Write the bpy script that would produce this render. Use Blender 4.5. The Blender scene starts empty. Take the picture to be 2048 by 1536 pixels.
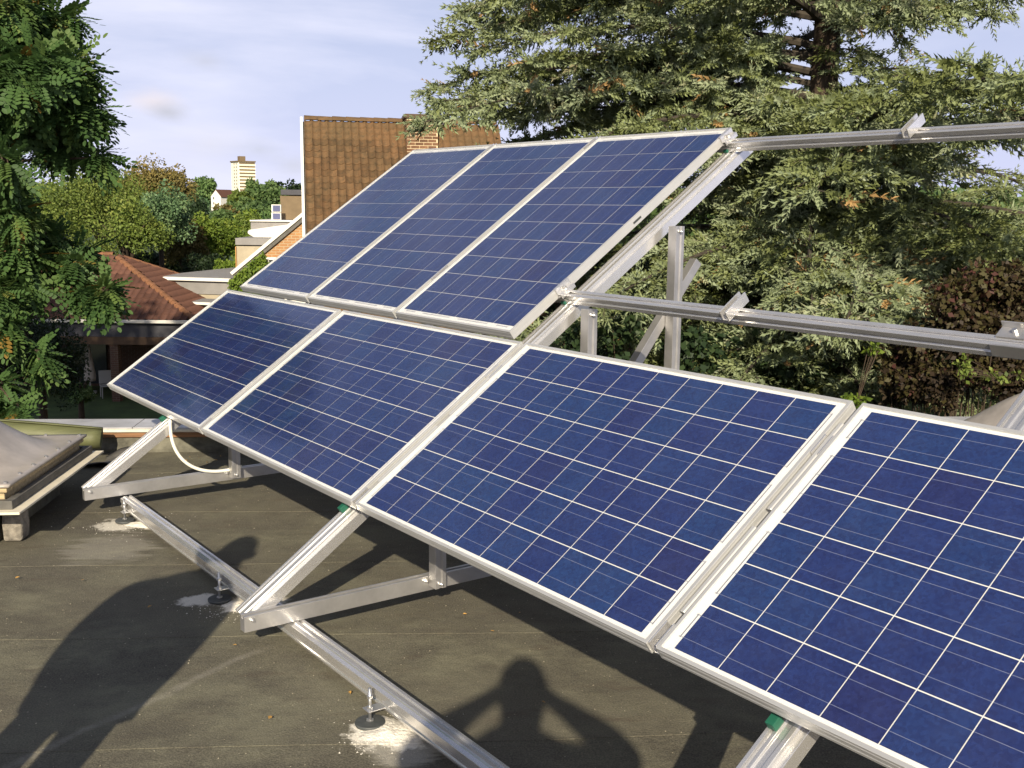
import bpy, math, random
import numpy as np
from mathutils import Vector, Matrix
random.seed(7); rng = np.random.default_rng(11)
R = math.radians
SC = bpy.context.scene
COL = SC.collection

# ------------------------------------------------------------------ camera
FPX = 2151.2                                   # focal length in pixels of the 2048 px wide photograph
CAM = np.array([6.8791, -1.8644, 1.6741])
RX = np.array([0.58757, 0.80909, 0.01083]); RX /= np.linalg.norm(RX)
RZ = np.array([-0.79740, 0.58126, -0.16200]); RZ -= RX * (RX @ RZ); RZ /= np.linalg.norm(RZ)
RY = np.cross(RZ, RX)                          # image down
cam_d = bpy.data.cameras.new('camera'); cam = bpy.data.objects.new('camera', cam_d); COL.objects.link(cam)
cam.matrix_world = Matrix(((RX[0], -RY[0], -RZ[0], CAM[0]), (RX[1], -RY[1], -RZ[1], CAM[1]),
                           (RX[2], -RY[2], -RZ[2], CAM[2]), (0, 0, 0, 1)))
cam_d.sensor_width = 36; cam_d.lens = FPX / 2048 * 36; cam_d.clip_start = 0.02; cam_d.clip_end = 6000
SC.camera = cam
FH = np.array([RZ[0], RZ[1], 0]); FH /= np.linalg.norm(FH)      # horizontal view direction
RH = np.array([FH[1], -FH[0], 0])                               # to the right of it
TH = math.atan2(RH[1], RH[0])

# ------------------------------------------------------------------ light
SUN_EL = R(26.2)
SUND = np.array([-0.803 * math.cos(SUN_EL), 0.596 * math.cos(SUN_EL), -math.sin(SUN_EL)])   # travel direction
w = bpy.data.worlds.new('World'); SC.world = w; w.use_nodes = True
nt = w.node_tree; nt.nodes.clear()
def N(t, typ, **kw):
    n = t.nodes.new(typ)
    for k, v in kw.items(): setattr(n, k, v)
    return n
out = N(nt, 'ShaderNodeOutputWorld'); bg = N(nt, 'ShaderNodeBackground'); bg.inputs['Strength'].default_value = 0.05
sky = N(nt, 'ShaderNodeTexSky', sky_type='NISHITA', sun_disc=False)
sky.sun_elevation = SUN_EL; sky.sun_rotation = math.atan2(-SUND[0], -SUND[1])
sky.air_density = 1.0; sky.dust_density = 1.6; sky.ozone_density = 2.2; sky.altitude = 40
tc = N(nt, 'ShaderNodeTexCoord')
def world_cloud():
    L = nt.links
    mp = N(nt, 'ShaderNodeMapping'); mp.inputs['Scale'].default_value = (1.5, 1.5, 7.5); mp.inputs['Rotation'].default_value = (0.18, 0.1, 0.4)
    L.new(tc.outputs['Generated'], mp.inputs['Vector'])
    n1 = N(nt, 'ShaderNodeTexNoise'); n1.inputs['Scale'].default_value = 1.7; n1.inputs['Detail'].default_value = 7; n1.inputs['Roughness'].default_value = 0.55
    n1.inputs['Distortion'].default_value = 0.35
    L.new(mp.outputs[0], n1.inputs['Vector'])
    r1 = N(nt, 'ShaderNodeValToRGB'); r1.color_ramp.elements[0].position = 0.42; r1.color_ramp.elements[1].position = 0.70
    r1.color_ramp.elements[0].color = (0.0, 0.0, 0.0, 1); r1.color_ramp.elements[1].color = (0.85, 0.85, 0.85, 1)
    L.new(n1.outputs['Fac'], r1.inputs['Fac'])
    # hazy paler air towards the horizon
    sx = N(nt, 'ShaderNodeSeparateXYZ'); L.new(tc.outputs['Generated'], sx.inputs[0])
    mr = N(nt, 'ShaderNodeMapRange'); mr.inputs['From Min'].default_value = -0.02; mr.inputs['From Max'].default_value = 0.45
    mr.inputs['To Min'].default_value = 0.95; mr.inputs['To Max'].default_value = 0.10
    L.new(sx.outputs['Z'], mr.inputs['Value'])
    mh = N(nt, 'ShaderNodeMix', data_type='RGBA'); mh.inputs['B'].default_value = (10.2, 10.7, 14.9, 1)
    L.new(mr.outputs[0], mh.inputs['Factor']); L.new(sky.outputs[0], mh.inputs['A'])
    # wisps of thin high cloud, thinning out overhead
    fd = N(nt, 'ShaderNodeMapRange'); fd.inputs['From Min'].default_value = 0.05; fd.inputs['From Max'].default_value = 0.7; fd.inputs['To Min'].default_value = 1.0; fd.inputs['To Max'].default_value = 0.25
    L.new(sx.outputs['Z'], fd.inputs['Value']); fm = N(nt, 'ShaderNodeMath', operation='MULTIPLY'); L.new(r1.outputs['Color'], fm.inputs[0]); L.new(fd.outputs[0], fm.inputs[1])
    mix = N(nt, 'ShaderNodeMix', data_type='RGBA'); mix.inputs['B'].default_value = (12.7, 12.8, 15.2, 1)
    L.new(fm.outputs[0], mix.inputs['Factor']); L.new(mh.outputs['Result'], mix.inputs['A']); cur = mix.outputs['Result']
    # small scattered cumulus
    mp2 = N(nt, 'ShaderNodeMapping'); mp2.inputs['Scale'].default_value = (1, 1, 2.1); L.new(tc.outputs['Generated'], mp2.inputs['Vector'])
    n2 = N(nt, 'ShaderNodeTexNoise'); n2.inputs['Scale'].default_value = 14; n2.inputs['Detail'].default_value = 6; n2.inputs['Roughness'].default_value = 0.6
    L.new(mp2.outputs[0], n2.inputs['Vector'])
    for (px, py, rad, colr, amt) in ((308, 203, 0.030, (12.6, 11.6, 12.2), 0.9), (334, 224, 0.024, (8.0, 8.2, 9.4), 0.85), (412, 122, 0.028, (8.6, 8.8, 10.2), 0.7),
                                     (520, 300, 0.032, (8.4, 8.7, 9.8), 0.7), (590, 330, 0.032, (8.7, 8.9, 10.0), 0.6), (420, 290, 0.05, (11.6, 11.4, 12.2), 0.5)):
        d = RZ + RX * (px - 1024) / FPX + RY * (py - 768) / FPX; d /= np.linalg.norm(d)
        s = N(nt, 'ShaderNodeVectorMath', operation='SUBTRACT'); s.inputs[1].default_value = d; L.new(tc.outputs['Generated'], s.inputs[0])
        s2 = N(nt, 'ShaderNodeVectorMath', operation='MULTIPLY'); s2.inputs[1].default_value = (1, 1, 2.2); L.new(s.outputs[0], s2.inputs[0])
        ln = N(nt, 'ShaderNodeVectorMath', operation='LENGTH'); L.new(s2.outputs[0], ln.inputs[0])
        a = N(nt, 'ShaderNodeMath', operation='MULTIPLY'); a.inputs[1].default_value = 0.045; L.new(n2.outputs['Fac'], a.inputs[0])
        b = N(nt, 'ShaderNodeMath', operation='ADD'); L.new(ln.outputs['Value'], b.inputs[0]); L.new(a.outputs[0], b.inputs[1])
        m = N(nt, 'ShaderNodeMapRange', interpolation_type='SMOOTHSTEP'); m.inputs['From Min'].default_value = 0.012; m.inputs['From Max'].default_value = rad + 0.024
        m.inputs['To Min'].default_value = amt; m.inputs['To Max'].default_value = 0; L.new(b.outputs[0], m.inputs['Value'])
        mx = N(nt, 'ShaderNodeMix', data_type='RGBA'); mx.inputs['B'].default_value = (*colr, 1)
        L.new(m.outputs[0], mx.inputs['Factor']); L.new(cur, mx.inputs['A']); cur = mx.outputs['Result']
    L.new(cur, bg.inputs['Color']); L.new(bg.outputs[0], out.inputs[0])
world_cloud()
w.cycles.sampling_method = 'MANUAL'; w.cycles.sample_map_resolution = 512
sun_d = bpy.data.lights.new('sun', 'SUN'); sun = bpy.data.objects.new('sun', sun_d); COL.objects.link(sun)
sun_d.energy = 5.0; sun_d.angle = R(0.55); sun_d.color = (1.0, 0.88, 0.68)
sun.rotation_euler = Vector(SUND).to_track_quat('-Z', 'Y').to_euler(); sun.location = (20, -20, 20)
vs = SC.view_settings; vs.view_transform = 'Standard'; vs.look = 'None'; vs.exposure = 0.55; vs.gamma = 1.0
SC.cycles.use_adaptive_sampling = True; SC.cycles.adaptive_threshold = 0.02; SC.cycles.use_denoising = True; SC.cycles.max_bounces = 8; SC.cycles.transparent_max_bounces = 16

# ------------------------------------------------------------------ helpers
def at(px, py, D):
    """world point seen at photo pixel (px,py) at horizontal distance D in front of the camera"""
    d = RZ + RX * (px - 1024) / FPX + RY * (py - 768) / FPX
    return CAM + d * (D / (d @ FH))
def sd(S, D, z): p = CAM + RH * S + FH * D; return np.array([p[0], p[1], z])
def S_of(px, D): return float((at(px, 409, D) - CAM) @ RH)
GZ = -5.0                                       # garden level below the flat roof
class MB:
    def __init__(s): s.v = []; s.f = []; s.m = []
    def add(s, vs, fs, mi=0):
        o = len(s.v); s.v += [tuple(float(c) for c in p) for p in vs]; s.f += [tuple(i + o for i in f) for f in fs]; s.m += [mi] * len(fs); return s
    def box(s, a, b, M=None, mi=0):
        (x0, y0, z0), (x1, y1, z1) = a, b
        vs = [(x0, y0, z0), (x1, y0, z0), (x1, y1, z0), (x0, y1, z0), (x0, y0, z1), (x1, y0, z1), (x1, y1, z1), (x0, y1, z1)]
        if M is not None: vs = [M @ Vector(p) for p in vs]
        return s.add(vs, [(0, 3, 2, 1), (4, 5, 6, 7), (0, 1, 5, 4), (1, 2, 6, 5), (2, 3, 7, 6), (3, 0, 4, 7)], mi)
    def prism(s, prof, p0, p1, xa, ya, mi=0, cap=True):
        """extrude 2-D profile (counter-clockwise in xa,ya) from p0 to p1"""
        p0, p1, xa, ya = (np.asarray(q, float) for q in (p0, p1, xa, ya)); n = len(prof)
        vs = [p0 + xa * a + ya * b for a, b in prof] + [p1 + xa * a + ya * b for a, b in prof]
        fs = [(i, (i + 1) % n, n + (i + 1) % n, n + i) for i in range(n)]
        if cap: fs += [tuple(range(n))[::-1], tuple(range(n, 2 * n))]
        return s.add(vs, fs, mi)
    def tube(s, pts, rad, n=8, mi=0, cap=True):
        pts = [np.asarray(p, float) for p in pts]; k = len(pts)
        rad = rad if hasattr(rad, '__len__') else [rad] * k
        vs = []; prev = None
        for i in range(k):
            t = pts[min(i + 1, k - 1)] - pts[max(i - 1, 0)]; t /= np.linalg.norm(t) + 1e-12
            if prev is None:
                a = np.array([0, 0, 1.0]) if abs(t[2]) < 0.9 else np.array([1.0, 0, 0])
                u = np.cross(t, a)
            else: u = prev - t * (prev @ t)
            u /= np.linalg.norm(u) + 1e-12; prev = u; v2 = np.cross(t, u)
            for j in range(n):
                an = 2 * math.pi * j / n; vs.append(pts[i] + rad[i] * (u * math.cos(an) + v2 * math.sin(an)))
        fs = [(i * n + j, i * n + (j + 1) % n, (i + 1) * n + (j + 1) % n, (i + 1) * n + j) for i in range(k - 1) for j in range(n)]
        if cap: fs += [tuple(range(n))[::-1], tuple(range((k - 1) * n, k * n))]
        return s.add(vs, fs, mi)
    def mesh(s, name, mats=(), smooth=False):
        me = bpy.data.meshes.new(name); me.from_pydata(s.v, [], s.f); me.update()
        for m in mats: me.materials.append(m)
        if any(s.m): me.polygons.foreach_set('material_index', s.m)
        if smooth: me.polygons.foreach_set('use_smooth', [True] * len(me.polygons))
        return me
    def build(s, name, mat, parent=None, smooth=False, bevel=0):
        mats = mat if isinstance(mat, (list, tuple)) else [mat]
        return obj(name, s.mesh(name, mats, smooth), parent, bevel)
def obj(name, me, parent=None, bevel=0):
    o = bpy.data.objects.new(name, me); COL.objects.link(o)
    if parent is not None: o.parent = parent
    if bevel:
        b = o.modifiers.new('bevel', 'BEVEL'); b.width = bevel; b.segments = 2; b.limit_method = 'ANGLE'; b.angle_limit = R(40)
    return o
def empty(name, loc=(0, 0, 0), rz=0.0, rot=None):
    o = bpy.data.objects.new(name, None); COL.objects.link(o); o.location = tuple(loc); o.rotation_euler = rot if rot is not None else (0, 0, rz); o.empty_display_size = 0.2
    return o
def tag(o, label, cat, group=None, kind=None):
    if label: o['label'] = label
    if cat: o['category'] = cat
    if group: o['group'] = group
    if kind: o['kind'] = kind
    return o
def np_mesh(name, V, F, mat, tint=None):
    """big mesh from numpy arrays; F is (n,3) or (n,4)"""
    me = bpy.data.meshes.new(name); k = F.shape[1]
    me.vertices.add(len(V)); me.vertices.foreach_set('co', V.astype(np.float32).ravel())
    me.loops.add(F.size); me.loops.foreach_set('vertex_index', F.astype(np.int32).ravel())
    me.polygons.add(len(F)); me.polygons.foreach_set('loop_start', np.arange(0, F.size, k, dtype=np.int32))
    me.update(calc_edges=True)
    if tint is not None:
        a = me.attributes.new('tint', 'FLOAT', 'POINT'); a.data.foreach_set('value', tint.astype(np.float32))
    me.materials.append(mat); return me
def frames(Y, up=None, roll=None):
    """rotation matrices whose y axis is Y (N,3)"""
    Y = Y / (np.linalg.norm(Y, axis=1, keepdims=True) + 1e-9)
    U = np.tile(np.array([0, 0, 1.0]), (len(Y), 1)) + rng.normal(0, 0.05, Y.shape) if up is None else up
    X = np.cross(Y, U); X /= np.linalg.norm(X, axis=1, keepdims=True) + 1e-9; Z = np.cross(X, Y)
    if roll is not None:
        c, s_ = np.cos(roll)[:, None], np.sin(roll)[:, None]; X, Z = X * c + Z * s_, Z * c - X * s_
    return np.stack([X, Y, Z], 2)
def scatter(tv, tf, pos, M, scale, tint=None):
    tv = np.asarray(tv, float); tf = np.asarray(tf, int); n = len(pos)
    sc = np.asarray(scale); sc = np.full((n, 3), sc) if sc.ndim == 0 else (np.repeat(sc[:, None], 3, 1) if sc.ndim == 1 else sc)
    P = np.einsum('nij,nkj->nki', M, tv[None] * sc[:, None]) + pos[:, None]
    F = tf[None] + (np.arange(n) * len(tv))[:, None, None]
    T = None if tint is None else np.repeat(tint, len(tv))
    return P.reshape(-1, 3), F.reshape(-1, tf.shape[1]), T

# ------------------------------------------------------------------ materials
def mat(name, col=(0.5, 0.5, 0.5), rough=0.6, metal=0.0, vary=0.0, vscale=6, bump=0.0, bscale=40, col2=None, stretch=None, spec=0.5, coords='Object', rand=0.0):
    m = bpy.data.materials.new(name); m.use_nodes = True; t = m.node_tree; b = t.nodes['Principled BSDF']
    b.inputs['Base Color'].default_value = (*col, 1); b.inputs['Roughness'].default_value = rough; b.inputs['Metallic'].default_value = metal
    b.inputs['Specular IOR Level'].default_value = spec
    tcn = N(t, 'ShaderNodeTexCoord'); v = tcn.outputs[coords]
    if stretch:
        mp = N(t, 'ShaderNodeMapping'); mp.inputs['Scale'].default_value = stretch; t.links.new(v, mp.inputs['Vector']); v = mp.outputs[0]
    if vary or col2:
        n = N(t, 'ShaderNodeTexNoise'); n.inputs['Scale'].default_value = vscale; n.inputs['Detail'].default_value = 6; n.inputs['Roughness'].default_value = 0.6
        t.links.new(v, n.inputs['Vector'])
        r = N(t, 'ShaderNodeValToRGB'); r.color_ramp.elements[0].position = 0.32; r.color_ramp.elements[1].position = 0.68
        c2 = col2 or tuple(min(1, c * (1 + vary)) for c in col); c1 = col if col2 else tuple(c * (1 - vary) for c in col)
        r.color_ramp.elements[0].color = (*c1, 1); r.color_ramp.elements[1].color = (*c2, 1)
        t.links.new(n.outputs['Fac'], r.inputs['Fac']); cur = r.outputs['Color']
        if rand:
            oi = N(t, 'ShaderNodeObjectInfo'); hs = N(t, 'ShaderNodeHueSaturation')
            mr = N(t, 'ShaderNodeMapRange'); mr.inputs['To Min'].default_value = 1 - rand; mr.inputs['To Max'].default_value = 1 + rand
            t.links.new(oi.outputs['Random'], mr.inputs['Value']); t.links.new(mr.outputs[0], hs.inputs['Value']); t.links.new(cur, hs.inputs['Color']); cur = hs.outputs[0]
        t.links.new(cur, b.inputs['Base Color'])
    if bump:
        n = N(t, 'ShaderNodeTexNoise'); n.inputs['Scale'].default_value = bscale; n.inputs['Detail'].default_value = 5
        t.links.new(v, n.inputs['Vector'])
        bp = N(t, 'ShaderNodeBump'); bp.inputs['Strength'].default_value = bump; bp.inputs['Distance'].default_value = 0.02
        t.links.new(n.outputs['Fac'], bp.inputs['Height']); t.links.new(bp.outputs[0], b.inputs['Normal'])
    return m
def leaf_mat(name, cols, transl=0.25, rough=0.6, nscale=0.0):
    """foliage; cols at tint 0..1"""
    m = bpy.data.materials.new(name); m.use_nodes = True; t = m.node_tree; b = t.nodes['Principled BSDF']; o = t.nodes['Material Output']
    a = N(t, 'ShaderNodeAttribute', attribute_name='tint'); r = N(t, 'ShaderNodeValToRGB')
    while len(r.color_ramp.elements) < len(cols): r.color_ramp.elements.new(0.5)
    for i, (p, c) in enumerate(cols): r.color_ramp.elements[i].position = p; r.color_ramp.elements[i].color = (*c, 1)
    oi = N(t, 'ShaderNodeObjectInfo'); mr = N(t, 'ShaderNodeMapRange'); mr.inputs['To Min'].default_value = 0.8; mr.inputs['To Max'].default_value = 1.2
    hs = N(t, 'ShaderNodeHueSaturation')
    t.links.new(a.outputs['Fac'], r.inputs['Fac']); t.links.new(oi.outputs['Random'], mr.inputs['Value'])
    t.links.new(r.outputs['Color'], hs.inputs['Color']); t.links.new(mr.outputs[0], hs.inputs['Value'])
    t.links.new(hs.outputs[0], b.inputs['Base Color']); b.inputs['Roughness'].default_value = rough; b.inputs['Specular IOR Level'].default_value = 0.3
    tr = N(t, 'ShaderNodeBsdfTranslucent'); t.links.new(hs.outputs[0], tr.inputs['Color'])
    mx = N(t, 'ShaderNodeMixShader'); mx.inputs[0].default_value = transl
    t.links.new(b.outputs[0], mx.inputs[1]); t.links.new(tr.outputs[0], mx.inputs[2]); t.links.new(mx.outputs[0], o.inputs['Surface'])
    return m
M_alu = mat('aluminium', (0.74, 0.73, 0.72), 0.25, 0.78, vary=0.08, vscale=5)
M_alu_mill = mat('mill_aluminium', (0.52, 0.51, 0.50), 0.40, 0.8, vary=0.16, vscale=7)
M_frame = mat('anodised_frame', (0.57, 0.57, 0.56), 0.42, 0.5, vary=0.05, vscale=4)
M_steel = mat('zinc_steel', (0.6, 0.6, 0.6), 0.35, 0.9)
M_back = mat('backsheet', (0.74, 0.74, 0.72), 0.6)
M_ribbon = mat('ribbon', (0.62, 0.62, 0.62), 0.35, 0.7)
M_rubber = mat('rubber', (0.05, 0.055, 0.055), 0.6, vary=0.2, vscale=60)
M_green = mat('green_rubber', (0.008, 0.095, 0.058), 0.6)
M_white_pvc = mat('white_pvc', (0.8, 0.78, 0.68), 0.4)
def cell_material():
    m = bpy.data.materials.new('silicon_cell'); m.use_nodes = True; t = m.node_tree; b = t.nodes['Principled BSDF']; L = t.links
    tcn = N(t, 'ShaderNodeTexCoord'); oi = N(t, 'ShaderNodeObjectInfo')
    off = N(t, 'ShaderNodeVectorMath', operation='ADD'); sc = N(t, 'ShaderNodeVectorMath', operation='SCALE'); cmb = N(t, 'ShaderNodeCombineXYZ')
    for i in range(3): L.new(oi.outputs['Random'], cmb.inputs[i])
    sc.inputs['Scale'].default_value = 37; L.new(cmb.outputs[0], sc.inputs[0]); L.new(tcn.outputs['Object'], off.inputs[0]); L.new(sc.outputs[0], off.inputs[1])
    vo = N(t, 'ShaderNodeTexVoronoi'); vo.inputs['Scale'].default_value = 120; L.new(off.outputs[0], vo.inputs['Vector'])
    sepc = N(t, 'ShaderNodeSeparateColor'); L.new(vo.outputs['Color'], sepc.inputs[0])
    no = N(t, 'ShaderNodeTexNoise'); no.inputs['Scale'].default_value = 14; no.inputs['Detail'].default_value = 3; L.new(off.outputs[0], no.inputs['Vector'])
    mixv = N(t, 'ShaderNodeMath', operation='MULTIPLY_ADD'); mixv.inputs[1].default_value = 0.45; L.new(sepc.outputs[0], mixv.inputs[0]); 
    m2 = N(t, 'ShaderNodeMath', operation='MULTIPLY'); m2.inputs[1].default_value = 0.55; L.new(no.outputs['Fac'], m2.inputs[0]); L.new(m2.outputs[0], mixv.inputs[2])
    r = N(t, 'ShaderNodeValToRGB'); e = r.color_ramp.elements
    e[0].position = 0.15; e[0].color = (0.008, 0.016, 0.088, 1); e[1].position = 0.85; e[1].color = (0.016, 0.036, 0.150, 1)
    L.new(mixv.outputs[0], r.inputs['Fac'])
    # each cell its own shade, a few browner
    r2 = N(t, 'ShaderNodeValToRGB'); e = r2.color_ramp.elements; e[0].position = 0.0; e[0].color = (1.05, 0.72, 0.80, 1); e[1].position = 1; e[1].color = (0.92, 1.25, 1.05, 1)
    k = e.new(0.12); k.color = (0.95, 0.9, 0.95, 1); k = e.new(0.5); k.color = (1, 1, 1, 1)
    L.new(oi.outputs['Random'], r2.inputs['Fac'])
    mu = N(t, 'ShaderNodeMix', data_type='RGBA', blend_type='MULTIPLY'); mu.inputs['Factor'].default_value = 1; L.new(r.outputs[0], mu.inputs['A']); L.new(r2.outputs[0], mu.inputs['B'])
    # two printed busbars along local x
    sx = N(t, 'ShaderNodeSeparateXYZ'); L.new(tcn.outputs['Object'], sx.inputs[0])
    ab = N(t, 'ShaderNodeMath', operation='ABSOLUTE'); L.new(sx.outputs['Y'], ab.inputs[0])
    su = N(t, 'ShaderNodeMath', operation='SUBTRACT'); su.inputs[1].default_value = 0.0385; L.new(ab.outputs[0], su.inputs[0])
    a2 = N(t, 'ShaderNodeMath', operation='ABSOLUTE'); L.new(su.outputs[0], a2.inputs[0])
    lt = N(t, 'ShaderNodeMath', operation='LESS_THAN'); lt.inputs[1].default_value = 0.0008; L.new(a2.outputs[0], lt.inputs[0])
    mb = N(t, 'ShaderNodeMix', data_type='RGBA'); mb.inputs['B'].default_value = (0.15, 0.17, 0.27, 1); L.new(lt.outputs[0], mb.inputs['Factor']); L.new(mu.outputs['Result'], mb.inputs['A'])
    L.new(mb.outputs['Result'], b.inputs['Base Color']); b.inputs['Roughness'].default_value = 0.45; b.inputs['Specular IOR Level'].default_value = 0.25
    return m
M_cell = cell_material()
def glass_material(name, ior=1.42, rough=0.03, tint=(1, 1, 1)):
    m = bpy.data.materials.new(name); m.use_nodes = True; t = m.node_tree; t.nodes.remove(t.nodes['Principled BSDF']); o = t.nodes['Material Output']
    tr = N(t, 'ShaderNodeBsdfTransparent'); tr.inputs['Color'].default_value = (*tint, 1); gl = N(t, 'ShaderNodeBsdfGlossy'); gl.inputs['Roughness'].default_value = rough
    fr = N(t, 'ShaderNodeFresnel'); ge = N(t, 'ShaderNodeNewGeometry'); mr = N(t, 'ShaderNodeMapRange'); mr.inputs['To Min'].default_value = ior; mr.inputs['To Max'].default_value = 1 / ior
    t.links.new(ge.outputs['Backfacing'], mr.inputs['Value']); t.links.new(mr.outputs[0], fr.inputs['IOR']); mx = N(t, 'ShaderNodeMixShader')
    t.links.new(fr.outputs[0], mx.inputs[0]); t.links.new(tr.outputs[0], mx.inputs[1]); t.links.new(gl.outputs[0], mx.inputs[2]);     # thin film of dust and dried drops on the glass
    tcn = N(t, 'ShaderNodeTexCoord'); n1 = N(t, 'ShaderNodeTexNoise'); n1.inputs['Scale'].default_value = 11; n1.inputs['Detail'].default_value = 8; n1.inputs['Roughness'].default_value = 0.7; t.links.new(tcn.outputs['Object'], n1.inputs['Vector'])
    r1 = N(t, 'ShaderNodeMapRange'); r1.inputs['From Min'].default_value = 0.42; r1.inputs['From Max'].default_value = 0.75; r1.inputs['To Min'].default_value = 0.004; r1.inputs['To Max'].default_value = 0.012; t.links.new(n1.outputs['Fac'], r1.inputs['Value'])
    df = N(t, 'ShaderNodeBsdfDiffuse'); df.inputs['Color'].default_value = (0.45, 0.42, 0.36, 1); m2 = N(t, 'ShaderNodeMixShader'); t.links.new(r1.outputs[0], m2.inputs[0]); t.links.new(mx.outputs[0], m2.inputs[1]); t.links.new(df.outputs[0], m2.inputs[2]); t.links.new(m2.outputs[0], o.inputs['Surface'])
    return m
M_glass = glass_material('panel_glass', 1.34, 0.09)

# building axes of the flat roof: E1 along the parapet, E2 out over it
E1 = np.array([0.53, 0.848, 0.0]); E1 /= np.linalg.norm(E1); E2 = np.array([-E1[1], E1[0], 0.0])
RTH = math.atan2(E1[1], E1[0])
def rf(a, b, z): p = E1 * a + E2 * b; return np.array([p[0], p[1], z])      # roof frame -> world
# ------------------------------------------------------------------ the flat roof (local x = E1, y = E2)
FEET = [(3.957, -0.293), (2.606, -0.283), (1.209, -0.268)]
def felt_material():
    m = bpy.data.materials.new('roofing_felt'); m.use_nodes = True; t = m.node_tree; b = t.nodes['Principled BSDF']; L = t.links
    g = N(t, 'ShaderNodeNewGeometry'); mp = N(t, 'ShaderNodeMapping'); mp.vector_type = 'POINT'; mp.inputs['Rotation'].default_value = (0, 0, -RTH)
    L.new(g.outputs['Position'], mp.inputs['Vector'])
    def noise(scale, stretch, detail=5, rough=0.6):
        q = N(t, 'ShaderNodeMapping'); q.inputs['Scale'].default_value = stretch; L.new(mp.outputs[0], q.inputs['Vector'])
        n = N(t, 'ShaderNodeTexNoise'); n.inputs['Scale'].default_value = scale; n.inputs['Detail'].default_value = detail; n.inputs['Roughness'].default_value = rough
        L.new(q.outputs[0], n.inputs['Vector']); return n.outputs['Fac']
    def ramp(fac, p0, c0, p1, c1):
        r = N(t, 'ShaderNodeValToRGB'); e = r.color_ramp.elements; e[0].position = p0; e[0].color = (*c0, 1); e[1].position = p1; e[1].color = (*c1, 1); L.new(fac, r.inputs['Fac']); return r.outputs['Color']
    def mix(fac, a, bb, bt='MIX'):
        x = N(t, 'ShaderNodeMix', data_type='RGBA', blend_type=bt)
        if isinstance(fac, float): x.inputs['Factor'].default_value = fac
        else: L.new(fac, x.inputs['Factor'])
        for s_, k in ((a, 'A'), (bb, 'B')):
            if isinstance(s_, tuple): x.inputs[k].default_value = (*s_, 1)
            else: L.new(s_, x.inputs[k])
        return x.outputs['Result']
    streak = noise(6.5, (1.0, 1.35, 1), 8, 0.72); big = noise(2.2, (1, 1.15, 1), 8, 0.70); grit = noise(160, (1, 1, 1), 2, 0.7)
    c = ramp(streak, 0.38, (0.060, 0.055, 0.042), 0.64, (0.180, 0.172, 0.116))
    c = mix(ramp(big, 0.35, (0, 0, 0), 0.7, (1, 1, 1)), c, (0.085, 0.082, 0.060), 'MIX') if False else mix(0.62, c, ramp(big, 0.42, (0.052, 0.044, 0.034), 0.60, (0.190, 0.182, 0.122)))
    c = mix(ramp(noise(1.1, (1, 1, 1), 5, 0.6), 0.42, (0, 0, 0), 0.62, (0.5, 0.5, 0.5)), c, (0.155, 0.142, 0.098))
    c = mix(ramp(noise(0.55, (1, 1, 1), 4, 0.6), 0.44, (0, 0, 0), 0.58, (0.7, 0.7, 0.7)), c, mix(0.6, c, (0.050, 0.040, 0.036)))
    c = mix(0.34, c, ramp(grit, 0.35, (0.03, 0.03, 0.024), 0.7, (0.27, 0.25, 0.19)))
    # brown lichen blotches
    c = mix(ramp(noise(3.4, (0.8, 2.5, 1), 6, 0.7), 0.56, (0, 0, 0), 0.72, (0.55, 0.55, 0.55)), c, (0.075, 0.052, 0.038))
    # grit specks
    vo = N(t, 'ShaderNodeTexVoronoi'); vo.inputs['Scale'].default_value = 26; L.new(mp.outputs[0], vo.inputs['Vector'])
    sp = ramp(vo.outputs['Distance'], 0.05, (1, 1, 1), 0.085, (0, 0, 0)); se = N(t, 'ShaderNodeSeparateColor'); L.new(vo.outputs['Color'], se.inputs[0])
    gt = N(t, 'ShaderNodeMath', operation='GREATER_THAN'); gt.inputs[1].default_value = 0.80; L.new(se.outputs[0], gt.inputs[0])
    mm = N(t, 'ShaderNodeMath', operation='MULTIPLY'); L.new(sp, mm.inputs[0]); L.new(gt.outputs[0], mm.inputs[1])
    c = mix(mm.outputs[0], c, (0.33, 0.30, 0.22))
    # white mortar dust tipped round the three levelling feet, and one long chalky scuff
    nz = noise(16, (1, 1, 1), 9, 0.72); nz2 = noise(5, (0.5, 3.5, 1), 6, 0.7)
    dusts = [(FEET[0][0] + 0.06, FEET[0][1] - 0.01, 0.125, 0.98), (FEET[0][0] + 0.13, FEET[0][1] + 0.045, 0.11, 0.92), (FEET[0][0] + 0.2, FEET[0][1] + 0.02, 0.16, 0.3), (FEET[1][0] + 0.11, FEET[1][1] + 0.05, 0.10, 0.97), (FEET[1][0] + 0.05, FEET[1][1] + 0.10, 0.09, 0.9), (FEET[1][0] - 0.06, FEET[1][1] - 0.07, 0.10, 0.85),
             (FEET[2][0] + 0.03, FEET[2][1] - 0.04, 0.15, 0.7), (FEET[2][0] + 0.12, FEET[2][1] + 0.10, 0.11, 0.9), (1.62, -0.46, 0.30, 0.13), (2.75, -0.12, 0.10, 0.6)]
    for x, y, r_, amt in dusts:
        s = N(t, 'ShaderNodeVectorMath', operation='SUBTRACT'); s.inputs[1].default_value = (x, y, 0); L.new(g.outputs['Position'], s.inputs[0])
        s3 = N(t, 'ShaderNodeVectorMath', operation='MULTIPLY'); s3.inputs[1].default_value = (1, 1, 0); L.new(s.outputs[0], s3.inputs[0])
        ln = N(t, 'ShaderNodeVectorMath', operation='LENGTH'); L.new(s3.outputs[0], ln.inputs[0])
        a = N(t, 'ShaderNodeMath', operation='MULTIPLY_ADD'); a.inputs[1].default_value = r_ * 1.9; L.new(nz if amt > 0.6 else nz2, a.inputs[0]); L.new(ln.outputs['Value'], a.inputs[2])
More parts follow.
